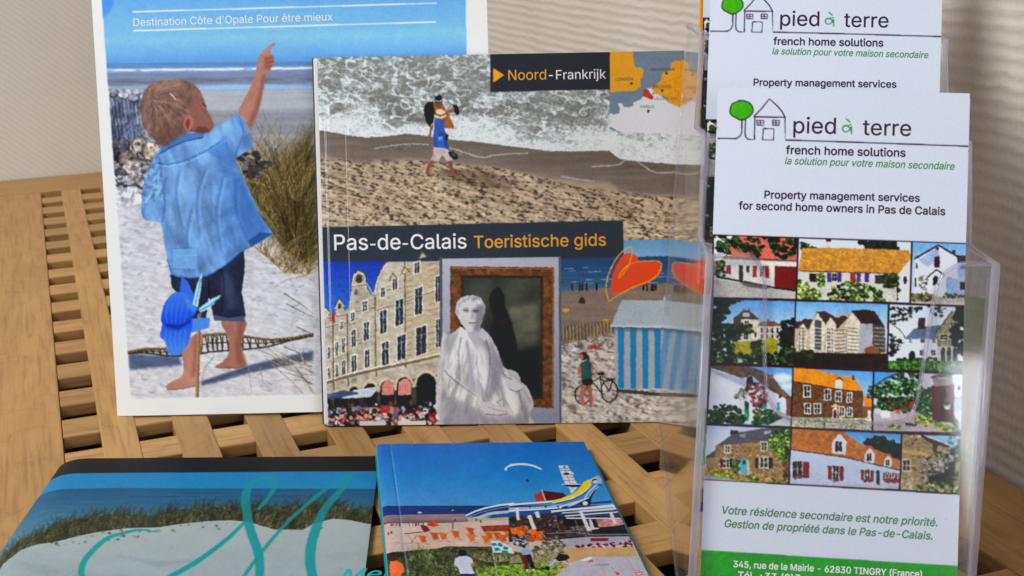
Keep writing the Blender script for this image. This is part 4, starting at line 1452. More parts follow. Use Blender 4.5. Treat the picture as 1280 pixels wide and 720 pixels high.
    p.ell(104, 447, 13, 15, (64, 40, 34))
    p.fill([(112, 436), (124, 448), (124, 466), (114, 462)], (70, 42, 34))
    p.ell(98, 450, 6, 9, (186, 128, 106))
    # orange heart emblem
    p.fill(spline([(202, 232), (202, 190), (214, 144), (232, 112), (252, 96), (276, 98), (292, 112), (296, 124), (330, 122), (364, 130), (373, 146), (360, 174), (326, 196), (268, 216)], 5, True), (234, 86, 20))
    p.fill([(232, 112), (252, 96), (276, 98), (292, 112), (280, 120), (250, 130)], (240, 104, 40), 0.5, soft=3)
    p.line(spline([(191, 260), (182, 216), (190, 170), (212, 122), (240, 88), (266, 74), (272, 92), (262, 130), (244, 162), (226, 180), (228, 170), (250, 142), (284, 126), (330, 121), (362, 124), (372, 138), (360, 166), (328, 190), (270, 214), (226, 238), (191, 260)], 6), 3.4, (246, 178, 40))
    p.crop()
    p.folds([(398, 330), (551, 326), (551, 490), (400, 500)], 1.5, 2.2, 6, 0.05, 99)
    p.warp([[(395, 75), (612, 71), (612, 274), (395, 284)], [(612, 116), (850, 112), (850, 272), (612, 274)], [(396, 330), (549, 326), (550, 529), (396, 531)], [(554, 325), (697, 321), (697, 526), (554, 527)], [(701, 321), (777, 321), (850, 300), (854, 522), (701, 525)]], 0.5, 2.4)
    p.soften(1, 0.045)
    p.grain(0.012, 8)
    X0 = None

    def curl(u, v):
        # rounded spine and the pressed hinge beside it
        z = 0.0056 - 0.0052 * np.clip(1 - u / 6.5, 0, 1) ** 2.4
        z = z - 0.00055 * np.exp(-((u - 8.2) / 1.1) ** 2) - 0.00030 * np.exp(-((u - 19.5) / 0.9) ** 2)
        z = z + 0.0011 * np.exp(-((u - 210) / 60) ** 2) * np.sin(v / 210 * 3.1) * 0.6
        return z
    sheet('front_cover', p, 1.12, M_GLOSS, t, curl)
    wh, og = (240, 242, 246), (226, 158, 40)
    lettering('cover_lettering', p, [
        ('Noord', (635.7, 100.4), (682.5, 99.4), og, 0.0, 0, 1.0), ('-Frankrijk', (686, 99.6), (756.5, 97.9), wh, 0.0, 0, 1.0),
        ('Pas', (419.2, 311.8), (461, 311.1), wh, 0.006, 0, 1.0), ('-', (463.8, 311.0), (470.4, 310.9), wh, 0.006, 0, 1.0), ('de', (473, 310.9), (501.5, 310.4), wh, 0.006, 0, 1.0), ('-', (503.8, 310.3), (510.6, 310.2), wh, 0.006, 0, 1.0), ('Calais', (514, 310.2), (583.2, 309), wh, 0.006, 0, 1.0), ('Toeristische gids', (592.5, 308.6), (756, 304.9), og, 0.008, 0, 1.0),
        ('AMSTERDAM', (811.6, 88.6), (842, 88), (70, 70, 60), 0, 0), ('LONDEN', (768.6, 100.8), (789.6, 100.4), (80, 74, 56), 0, 0), ('BRUSSEL', (814.6, 110.2), (839, 109.6), (80, 70, 50), 0, 0),
        ('LILLE/RIJSEL', (816.4, 124.4), (846.4, 123.8), (110, 106, 100), 0, 0), ('PARIJS', (799.2, 134.6), (816, 134.3), (96, 98, 104), 0, 0)], t, curl)
    bm = bmesh.new()
    add_box(bm, 0.0016, 0.2094, -0.2096, -0.0005, -0.0035, 0.0050)
    bevel_all(bm, 0.0005, 1)
    bm_obj('pages', bm, M_PAPER, t)
    bm = bmesh.new()
    add_box(bm, 0.0008, 0.21, -0.21, 0, -0.0043, -0.0037)
    bm_obj('back_cover', bm, M_DARK, t)
    bm = bmesh.new()
    add_bar(bm, [(0.0024, -0.0001, 0.0008), (0.0024, -0.2099, 0.0008)], 0.0023, 12)
    bm_obj('spine', bm, M_DARK, t, True)


guide()


# ------------------------------------------------------------------ dune booklet lying on the table
def dune_booklet():
    m = frame((-0.0087216, 0.6542116, 0.008), (0.9496, -0.3108, -0.037), (-0.3110, -0.9503, 0.0))
    t = empty('dune_booklet', m)
    tag(t, 'flat booklet with a grassy dune and a turquoise script M on its cover', 'booklet')
    # drawing units of the flat sheet: the left 8 mm wraps over the spine
    p = Print(172, 205, 2.1, [((72.5, 573.2), (0, 0)), ((470.0, 570.0), (170, 0)), ((434, 841.5), (170, 200)), ((-118, 851), (0, 200))], (196, 208, 210))
    p.fill([(20, 540), (500, 540), (500, 593), (20, 596)], (18, 18, 20))
    p.fill([(20, 592.5), (500, 589), (500, 614), (20, 618)], (30, 146, 214), grad=((40, 156, 214), 590, 612), tex=(0.03, 40, 8, 2))
    p.fill([(-40, 614), (140, 610.5), (500, 611.5), (500, 670), (-60, 720)], (40, 108, 152), grad=((96, 152, 176), 612, 672), tex=(0.10, 60, 2.2, 3))
    for i in range(14):
        x, y = 60 + 360 * p.rg.random(), 620 + 28 * p.rg.random()
        p.line([(x, y), (x + 40 + 60 * p.rg.random(), y)], 0.9, (20, 70, 118), 0.6)
    for i in range(30):
        x, y = 20 + 60 * p.rg.random(), 640 + 40 * p.rg.random()
        p.line([(x, y), (x + 14, y - 4)], 0.9, (130, 168, 190), 0.4)
    sand = [(-60, 722), (0, 716), (9, 703), (30, 688), (51, 681), (73, 678), (100, 671), (124, 666), (160, 661), (200, 660), (225, 656), (262, 652), (290, 651), (300, 652), (313, 653), (327, 658), (344, 662.5), (378, 663), (393, 655), (416, 649), (438, 651), (456, 655), (480, 658), (520, 660)]
    top = [(-60, 716), (10, 694), (40, 676), (70, 660), (100, 650), (150, 642), (190, 646), (220, 638), (270, 634), (300, 640), (330, 634), (380, 632), (410, 630), (440, 640), (500, 648)]
    p.fill(top + sand[::-1], (66, 70, 46), tex=(0.5, 5, 9, 6), soft=1)
    p.blades(sand, 900, 24, 0.25, [(58, 62, 38), (96, 98, 66), (40, 44, 30), (120, 116, 82), (74, 76, 48)], 1.6, 0.8, 0.30)
    p.blades(top, 500, 14, 0.3, [(58, 60, 40), (100, 100, 72), (44, 48, 34)], 1.2, 0.7, 0.35)
    p.fill(sand + [(560, 900), (-200, 900)], (196, 208, 210), grad=((178, 196, 204), 650, 730), tex=(0.03, 40, 12, 9))
    p.dabs(sand[3:20], 60, 1.6, [(90, 92, 70), (140, 140, 120)], a=0.7)
    p.blades(sand[4:16], 90, 7, 0.2, [(90, 92, 66), (60, 62, 44)], 1.0, 0.7, 0.5)
    p.fill([(140, 692), (200, 702), (260, 700), (200, 710)], (160, 178, 192), 0.6, soft=3)
    p.fill([(20, 700), (120, 716), (200, 722), (60, 726)], (166, 184, 196), 0.5, soft=4)
    p.line([(398, 663), (404, 660)], 1.2, (80, 86, 80))
    p.line([(472, 666), (478, 660)], 0.8, (110, 118, 118))
    # script letter
    teal = (20, 172, 172)
    p.brush([(118, 728), (106, 720), (108, 704), (120, 688), (138, 673), (160, 666.5), (178, 663), (200, 666)], [7, 7.5, 8, 7.5, 6.5, 5, 4, 1.5], teal, 0.92)
    p.brush([(190, 738), (218, 720), (249, 702), (284, 675.5), (307, 653)], [8, 8, 8, 6.5, 4], teal, 0.92)
    p.brush([(324, 637), (337, 621), (344.5, 608), (343, 600), (333, 597), (320, 601), (311, 609), (308, 627), (313, 660), (324, 693), (325.5, 720), (322, 748)], [4, 5.5, 6, 5.5, 5, 6, 9, 11, 12, 12, 11, 10], (20, 166, 172), 0.82)
    p.brush([(300, 732), (307, 720), (318, 704), (331, 687), (355.5, 658), (384, 631), (407, 612), (429, 598), (441, 592)], [5, 5, 5, 5, 5, 5.5, 6, 6, 3], (22, 166, 172), 0.82)
    p.brush([(443, 591), (424, 615.5), (407, 635.5), (395.5, 660), (389, 684), (388, 704), (391, 722), (396, 742)], [3, 8, 10.5, 12, 13, 13, 12, 11], (20, 166, 172), 0.82)
    p.leafy(0.5, 1.2)
    p.soften(1, 0.04, tone=1.0)
    p.grain(0.008, 9)

    def curl(u, v):
        zz = -0.0078 * (1 - np.sqrt(np.clip(1 - (np.clip(17 - u, 0, 17) / 17.2) ** 2, 0, 1)))
        return ((u - 8) / 1000, zz)
    sheet('front_cover', p, 0.52, M_FLAT, t, curl)
    bm = bmesh.new()
    add_prism(bm, [(0.0, -0.0004, -0.0076), (0.163, -0.0004, -0.0010), (0.163, -0.0004, -0.0002), (0.009, -0.0004, -0.0006), (0.0015, -0.0004, -0.0028), (-0.0045, -0.0004, -0.0068)], Vector((0, -0.2042, 0)))
    bm_obj('pages', bm, M_PAPER, t)
    lettering('cover_lettering', p, [('Mer', (426, 725.5), (488, 723.2), (16, 150, 156), 0.01, 0.25)], t, curl)


dune_booklet()


# ------------------------------------------------------------------ resort booklet lying half on the dune booklet
def resort_booklet():
    m = frame((0.1433308, 0.5926067, 0.0136), (0.9721648, -0.2226090, -0.0730816), (-0.2232059, -0.9747713, 0.0))
    t = empty('resort_booklet', m)
    tag(t, 'small teal edged booklet with a water slide cover, lying over the dune booklet', 'booklet')
    p = Print(112.2, 190, 3.0, [((471.0, 556.0), (0, 0)), ((730.0, 553.0), (112.2, 0)), ((846.05, 794.61), (112.2, 190)), ((493.62, 807.15), (0, 190))], (190, 170, 150))
    p.fill([(440, 540), (800, 540), (800, 646), (440, 650)], (0, 118, 196), grad=((84, 152, 208), 562, 634), tex=(0.035, 22, 14, 2))
    p.crop(460, 620, 7.11)
    p.fill([(60, 96), (2600, 90), (2600, 190), (60, 190)], (12, 62, 122), tex=(0.2, 20, 0.8, 4))
    p.ell(462, 156, 20, 8, (190, 206, 224))
    p.ell(752, 136, 10, 6, (170, 190, 214))
    p.fill([(60, 182), (860, 166), (900, 240), (60, 290)], (150, 128, 130), grad=((120, 100, 104), 200, 240), tex=(0.15, 30, 2, 6))
    p.fill([(60, 252), (640, 250), (1040, 230), (2600, 180), (2600, 760), (60, 760)], (206, 182, 172), tex=(0.05, 20, 6, 7))
    for i in range(26):
        x = 180 + 480 * p.rg.random()
        p.rect(x, 244 + 14 * p.rg.random(), x + 7, 276, [(230, 230, 230), (40, 40, 50), (60, 60, 70)][i % 3])
    for x, y in ((184, 342), (210, 336), (774, 226), (962, 222), (1002, 234)):
        p.rect(x - 5, y - 12, x + 6, y + 10, (44, 36, 42))
    p.fill([(522, 270), (566, 222), (644, 272), (590, 284)], (206, 62, 24))
    p.fill([(566, 222), (644, 272), (596, 282)], (232, 90, 40), 0.8)
    p.fill([(466, 264), (520, 272), (556, 314), (500, 326), (480, 300)], (128, 28, 26))
    p.line([(330, 344), (470, 330), (540, 322)], 7, (60, 44, 44), 0.9)
    p.line([(754, 236), (756, 302)], 8, (70, 52, 48))
    p.line([(868, 184), (950, 146), (1040, 116), (1160, 92), (1300, 74)], 14, (226, 230, 236))
    p.line([(900, 190), (1000, 156), (1130, 122), (1300, 96)], 6, (150, 164, 186))
    p.fill([(930, 206), (1060, 158), (1120, 146), (1300, 134), (1300, 156), (1110, 174), (1000, 206)], (196, 206, 218), 0.9)
    p.fill([(1060, 210), (1140, 172), (1300, 158), (1300, 190)], (40, 92, 150))
    og = [(226, 118, 24), (210, 98, 20), (190, 84, 22)]
    for i, (x, y) in enumerate(((360, 352), (450, 358), (556, 332), (632, 332), (742, 314), (872, 288), (880, 346), (1040, 328), (1110, 330), (1200, 306), (1270, 310), (1340, 330), (1010, 360), (1160, 350))):
        if i:
            p.fill([(x, y), (x + 58, y + 4), (x + 76, y + 64), (x + 22, y + 58)], og[i % 3])
            p.line([(x + 8, y + 6), (x + 30, y + 60)], 4, (240, 150, 60))
        p.line([(x - 6, y), (x + 50, y + 74)], 8, (186, 132, 84))
        p.line([(x + 74, y + 6), (x + 26, y + 72)], 7, (150, 100, 64))
        p.line([(x + 60, y + 74), (x + 100, y + 80)], 5, (104, 80, 76), 0.7)
    p.fill([(1000, 276), (1300, 262), (1300, 320), (1030, 326)], (150, 66, 34), tex=(0.4, 3, 3, 9))
    p.line([(250, 424), (400, 430)], 4, (140, 116, 112), 0.8)
    p.fill([(60, 506), (200, 508), (340, 496), (600, 476), (700, 456), (1100, 458), (1400, 520), (1500, 760), (60, 760)], (76, 82, 52), tex=(0.4, 4, 4, 11))
    p.fill([(60, 506), (200, 510), (360, 500), (350, 540), (190, 570), (60, 560)], (40, 40, 38), 0.85, tex=(0.4, 4, 3, 12))
    p.fill([(690, 512), (1060, 502), (1060, 520), (690, 534)], (96, 88, 92), 0.8)
    for i in range(30):
        x = 690 + i * 12.5
        p.line([(x, 512 + 3 * (i % 2)), (x + 1, 534)], 4, [(130, 122, 120), (54, 50, 54)][i % 2])
    p.blades([(350, 600), (500, 560), (620, 640), (760, 700)], 160, 120, 0.2, [(60, 76, 44), (104, 116, 78), (40, 52, 34), (130, 140, 104)], 6, 0.7, 0.5)
    p.blades([(350, 720), (560, 740), (760, 760)], 160, 120, 0.2, [(52, 66, 38), (96, 106, 70), (38, 48, 30), (120, 128, 92)], 6, 0.7, 0.5)
    p.blades([(940, 560), (1080, 600), (1280, 580)], 110, 80, 0.1, [(150, 140, 104), (110, 104, 74), (74, 74, 48), (190, 180, 140)], 6, 0.7, 0.5)
    p.fill([(1000, 650), (1160, 630), (1500, 612), (1560, 690), (1480, 780), (940, 780)], (122, 150, 62), tex=(0.14, 8, 4, 14))
    p.blades([(940, 700), (1060, 690), (1120, 720)], 60, 60, 0.1, [(150, 150, 100), (96, 100, 62)], 6, 0.7, 0.5)
    # flag
    p.line([(1108, 500), (1150, 716)], 8, (180, 190, 190))
    p.fill([(1092, 408), (1150, 406), (1280, 470), (1300, 520), (1180, 512), (1110, 510)], (206, 226, 230))
    for q in ([(1096, 430), (1130, 424), (1150, 446), (1110, 456)], [(1160, 420), (1200, 440), (1190, 462), (1150, 450)], [(1120, 470), (1160, 466), (1180, 490), (1130, 500)], [(1210, 452), (1250, 468), (1240, 490), (1200, 480)], [(1190, 490), (1240, 496), (1250, 516), (1190, 512)]):
        p.fill(q, (16, 130, 140))
    # people on the path
    p.fill([(196, 590), (230, 574), (262, 582), (310, 612), (328, 668), (300, 676), (296, 760), (200, 760)], (240, 120, 78), tex=(0.12, 6, 10, 15))
    p.ell(230, 562, 30, 26, (70, 40, 36))
    p.fill([(296, 640), (328, 668), (310, 700), (292, 680)], (206, 130, 100))
    p.fill([(776, 568), (810, 546), (880, 540), (920, 560), (940, 604), (914, 612), (934, 670), (950, 700), (822, 704), (800, 640), (762, 620)], (206, 212, 230), tex=(0.10, 8, 12, 16))
    p.fill([(760, 612), (796, 628), (800, 644), (770, 640)], (200, 140, 118))
    p.fill([(914, 610), (944, 600), (948, 630), (920, 640)], (190, 120, 96))
    p.fill([(820, 700), (950, 698), (952, 760), (824, 760)], (60, 50, 96))
    p.ell(840, 514, 36, 28, (40, 26, 26))
    # ---- right half
    p.crop(640, 620, 7.11)
    p.line([(-30, 92), (100, 80), (300, 66), (430, 48), (560, 20)], 20, (226, 228, 226))
    p.line([(-30, 100), (100, 88), (300, 74), (440, 56)], 5, (30, 50, 80))
    p.fill([(-30, 112), (200, 104), (330, 96), (440, 80), (430, 112), (200, 130), (-30, 148)], (160, 190, 216))
    p.line([(-30, 142), (200, 130), (440, 112)], 10, (226, 234, 240))
    for x in (155, 298, 410):
        p.fill([(x - 14, 96), (x + 14, 94), (x + 2, 118)], (34, 46, 66))
    p.fill([(-30, 152), (200, 136), (350, 124), (350, 170), (-30, 200)], (38, 92, 150))
    p.fill([(-30, 196), (120, 182), (330, 160), (440, 190), (700, 190), (1000, 190), (1100, 400), (700, 400), (480, 390), (-30, 420)], (70, 54, 54), tex=(0.7, 3, 3, 21))
    p.dabs([(10, 200), (460, 180), (700, 230), (700, 360), (10, 400)], 130, 12, [(36, 30, 36), (120, 100, 96), (150, 146, 150), (96, 60, 50), (60, 70, 84)], a=0.8)
    p.fill([(440, 200), (630, 180), (650, 260), (470, 280)], (24, 22, 28), 0.9)
    p.fill([(28, 118), (56, 112), (66, 220), (44, 226)], (222, 226, 232))
    p.fill([(136, 184), (168, 176), (214, 300), (182, 316)], (222, 216, 214))
    p.fill([(196, 152), (232, 144), (252, 200), (220, 206)], (206, 214, 226))
    for i, (x, y) in enumerate(((-20, 290), (30, 280), (70, 270), (150, 300), (210, 320), (140, 360), (40, 320), (200, 350))):
        p.fill([(x, y), (x + 60, y + 6), (x + 58, y + 60), (x + 14, y + 54)], og[i % 3])
        p.line([(x + 40, y), (x + 90, y + 64)], 6, (220, 170, 130))
    for q in ([(380, 180), (420, 320)], [(560, 220), (600, 350)], [(600, 280), (660, 370)], [(640, 280), (690, 360)], [(470, 320), (640, 300)], [(300, 345), (540, 330), (700, 350)]):
        p.line(q, 6, (150, 156, 166), 0.8)
    p.line([(280, 350), (420, 350), (500, 380), (640, 372)], 8, (28, 34, 48))
    p.fill([(345, 138), (900, 82), (915, 108), (930, 128), (700, 140), (520, 142), (350, 160)], (226, 226, 232))
    p.line([(360, 156), (520, 140), (900, 112)], 5, (60, 66, 84))
    p.line([(440, 160), (900, 128)], 10, (214, 216, 226))
    p.fill([(420, 170), (930, 132), (950, 170), (600, 200), (470, 206)], (70, 80, 104), 0.8)
    p.line([(470, 188), (700, 168), (940, 150)], 10, (220, 224, 232))
    p.line([(480, 206), (960, 208)], 10, (226, 228, 236))
    p.fill([(590, 142), (620, 140), (700, 316), (668, 320), (630, 240)], (220, 222, 230))
    p.fill([(680, 216), (700, 214), (756, 296), (700, 320)], (206, 208, 220))
    p.line([(700, 320), (770, 292)], 10, (214, 214, 222))
    p.fill([(700, 210), (730, 214), (760, 290), (730, 290)], (36, 36, 50))
    p.fill([(740, 216), (980, 210), (1000, 260), (900, 276), (770, 284)], (200, 140, 138), tex=(0.4, 3, 3, 23))
    p.fill([(860, 160), (890, 156), (930, 256), (900, 262)], (214, 210, 216))
    p.fill([(700, 310), (870, 284), (1010, 262), (1060, 360), (720, 356)], (40, 36, 42), tex=(0.6, 4, 3, 24))
    p.line([(700, 352), (1060, 350)], 10, (150, 150, 164), 0.8)
    p.fill([(440, 392), (680, 372), (1040, 366), (1060, 440), (700, 444), (470, 470)], (168, 166, 184))
    p.fill([(690, 384), (854, 382), (850, 408), (700, 412)], (140, 20, 40))
    p.dabs([(560, 444), (1060, 410), (1076, 462), (560, 466)], 60, 13, [(150, 24, 34), (40, 30, 44), (110, 20, 30), (200, 196, 206)], a=0.9, asp=0.6)
    p.fill([(440, 470), (1080, 462), (1130, 560), (700, 560), (500, 600), (460, 560)], (200, 166, 124), tex=(0.08, 20, 3, 25))
    p.fill([(520, 620), (560, 600), (700, 546), (900, 552), (1110, 540), (1240, 800), (400, 800), (420, 690)], (186, 182, 196), tex=(0.04, 20, 10, 26))
    p.fill([(600, 580), (700, 545), (716, 560), (640, 590)], (226, 226, 234))
    p.fill([(672, 586), (716, 574), (720, 590), (680, 598)], (206, 70, 66))
    for q in ([(750, 560), (830, 720)], [(700, 620), (740, 720)], [(1000, 545), (1090, 680)], [(860, 620), (930, 700)]):
        p.line(q, 4, (206, 120, 116), 0.7)
    p.fill([(915, 680), (946, 690), (950, 710), (925, 708)], (206, 56, 50))
    p.fill([(1090, 690), (1150, 682), (1164, 706), (1100, 716)], (210, 70, 66))
    p.fill([(1100, 696), (1146, 690), (1152, 702), (1106, 708)], (230, 214, 220))
    # bikes, golfer, bag, scrub
    p.dabs([(0, 380), (60, 360), (180, 440), (140, 460), (20, 440)], 60, 12, [(36, 36, 48), (150, 160, 184), (60, 66, 84), (200, 206, 220)], a=0.9)
    p.dabs([(180, 480), (300, 390), (420, 360), (470, 470), (420, 560), (200, 600)], 190, 13, [(110, 106, 92), (150, 140, 116), (76, 78, 62), (64, 70, 76), (176, 166, 140)], a=0.75)
    p.blades([(170, 600), (300, 600), (400, 570)], 110, 120, 0.0, [(190, 178, 146), (150, 140, 104), (104, 100, 74)], 6, 0.7, 0.4)
    p.fill([(-20, 560), (60, 520), (90, 600), (-20, 610)], (170, 160, 136), 0.8, tex=(0.3, 4, 4, 29))
    p.fill([(-30, 620), (200, 600), (420, 600), (480, 640), (420, 690), (380, 720), (-30, 720)], (124, 152, 62), tex=(0.14, 10, 4, 30))
    p.fill([(190, 650), (320, 644), (300, 662), (190, 664)], (60, 82, 34), 0.8)
    p.fill([(94, 530), (160, 520), (190, 600), (206, 664), (176, 668), (140, 580), (150, 670), (120, 672), (104, 600)], (40, 32, 44))
    p.fill([(96, 530), (124, 526), (140, 600), (148, 668), (124, 670), (106, 600)], (120, 36, 36), 0.8)
    p.fill([(74, 486), (104, 470), (150, 474), (170, 500), (160, 526), (90, 534)], (150, 176, 206))
    p.ell(104, 458, 16, 14, (60, 44, 42))
    p.rect(126, 660, 148, 674, (220, 224, 230))
    p.rect(176, 656, 200, 670, (214, 220, 226))
    p.fill([(316, 620), (376, 560), (414, 570), (404, 612), (350, 648)], (160, 164, 172))
    p.line([(330, 630), (390, 572)], 10, (216, 218, 224))
    p.fill([(380, 566), (420, 520), (500, 530), (510, 560), (480, 580), (420, 590)], (34, 32, 38), tex=(0.5, 2, 2, 33))
    p.ell(316, 650, 18, 18, (30, 30, 34))
    p.line([(460, 560), (500, 600)], 6, (40, 40, 46))
    p.dabs([(380, 600), (500, 600), (470, 680), (380, 690)], 50, 12, [(150, 144, 100), (110, 110, 70), (190, 180, 130)], a=0.7)
    # slide head and tower
    p.crop(640, 560, 7.2)
    p.fill([(414, 166), (500, 164), (524, 210), (558, 240), (548, 262), (580, 326), (600, 340), (560, 400), (530, 420), (508, 370), (480, 340), (450, 270)], (206, 216, 226), tex=(0.15, 3, 3, 35))
    for y, x0, x1 in ((196, 424, 520), (214, 430, 530), (250, 440, 556), (272, 452, 556), (300, 466, 572)):
        p.line([(x0, y), (x1, y - 2)], 5, (90, 110, 140), 0.8)
    p.line([(462, 170), (520, 330)], 6, (120, 130, 140), 0.8)
    p.ell(488, 240, 26, 9, (40, 40, 50))
    p.ell(470, 180, 12, 12, (150, 130, 110))
    p.fill([(448, 336), (620, 338), (600, 358), (540, 362), (500, 356)], (40, 44, 56))
    p.line([(446, 336), (620, 336)], 6, (214, 222, 230))
    p.fill([(196, 424), (240, 416), (268, 392), (460, 414), (486, 440), (440, 462), (360, 480), (220, 488)], (84, 34, 30), tex=(0.3, 4, 4, 37))
    p.fill([(200, 428), (262, 410), (296, 484), (222, 488)], (186, 66, 36))
    p.line([(264, 384), (302, 484)], 12, (222, 190, 180))
    p.fill([(360, 484), (440, 462), (520, 434), (580, 396), (616, 356), (640, 316), (680, 294), (716, 290), (706, 330), (680, 376), (620, 420), (540, 456), (440, 484), (360, 500)], (234, 214, 60))
    p.line([(360, 502), (440, 488), (540, 460), (620, 424), (682, 378), (712, 330)], 8, (230, 232, 226))
    p.line([(400, 508), (540, 474), (640, 424), (690, 380)], 7, (30, 44, 70))
    p.line([(420, 540), (560, 500), (690, 460)], 14, (214, 222, 232))
    p.line([(500, 536), (640, 480), (690, 400), (760, 340)], 12, (206, 214, 226))
    p.fill([(560, 520), (690, 460), (760, 350), (820, 330), (760, 370), (716, 450), (700, 524)], (30, 42, 62))
    p.line([(690, 450), (720, 400), (780, 350)], 8, (206, 214, 226))
    p.ell(752, 300, 46, 28, (206, 216, 230))
    p.ell(752, 304, 38, 20, (44, 60, 90))
    p.ell(752, 312, 28, 14, (196, 206, 222))
    p.fill([(740, 262), (780, 258), (806, 290), (806, 330), (780, 330)], (170, 186, 204), 0.9)
    p.ell(656, 506, 24, 18, (226, 230, 236))
    p.fill([(700, 498), (890, 480), (900, 500), (700, 516)], (30, 60, 110), 0.8)
    # parachute
    p.line(spline([(-24, 166), (-14, 158), (60, 150), (110, 150), (170, 160), (220, 176), (264, 200)], 6), 9, (206, 222, 240))
    p.line(spline([(-214 + 190, 172), (-10, 162), (60, 156), (120, 156), (200, 176)], 6), 3, (120, 170, 214), 0.8)
    p.crop(460, 540, 3.555)
    p.line(spline([(610, 172), (618, 160), (650, 150), (690, 148), (730, 154), (770, 170)], 6), 7, (210, 226, 242))
    p.ell(612, 170, 6, 6, (216, 228, 240))
    p.ell(708, 220, 6, 6, (24, 34, 60))
    # fold beside the spine
    p.crop()
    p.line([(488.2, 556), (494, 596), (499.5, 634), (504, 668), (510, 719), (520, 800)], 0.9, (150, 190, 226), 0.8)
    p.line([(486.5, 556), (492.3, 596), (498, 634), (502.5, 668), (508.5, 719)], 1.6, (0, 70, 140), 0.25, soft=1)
    p.warp([[(480, 652), (790, 652), (830, 760), (492, 770)]], 0.3, 2.0)
    p.leafy(0.5, 1.3)
    p.soften(1, 0.06, tone=1.06)
    p.grain(0.010, 12)
    zf = lambda u, v: 0.0005 - 0.0009 * np.clip(1 - u / 3.0, 0, 1) ** 2 - 0.00018 * np.exp(-((u - 7.4) / 0.8) ** 2)
    sheet('front_cover', p, 0.74, M_FLAT, t, zf)
    lettering('cover_lettering', p, [('LEBLEUR', (744, 708.4), (761.5, 707.6), (96, 92, 110), 0.01, 0)], t, zf)
    L = 0.190
    bm = bmesh.new()
    add_prism(bm, [(0.0006, -0.0006, -0.0068), (0.1116, -0.0006, -0.0046), (0.1116, -0.0006, -0.0001), (0.0006, -0.0006, -0.0006)], Vector((0, -L + 0.0012, 0)))
    bm_obj('pages', bm, M_PAPER, t)
    bm = bmesh.new()
    add_prism(bm, [(-0.0006, 0, -0.0076), (0.1160, 0, -0.0054), (0.1160, 0, -0.0047), (-0.0006, 0, -0.0069)], Vector((0, -L, 0)))
    bm_obj('back_cover', bm, M_TEAL, t)
    bm = bmesh.new()
    add_prism(bm, [(-0.0007, 0, -0.0069), (0.0005, 0, -0.0069), (0.0004, 0, -0.0005), (-0.0004, 0, -0.0008)], Vector((0, -L, 0)))
    bm_obj('spine', bm, M_TEAL, t)


resort_booklet()


# ------------------------------------------------------------------ leaflets
LO, LE, LD = Vector((0.2567613, 0.4417555, 0.2128135)), Vector((0.8916655, -0.4515661, -0.0319480)), Vector((-0.1828182, -0.2946341, -0.9379596))
LM = frame(LO, LE, LD)
PLUM = (50, 14, 40)


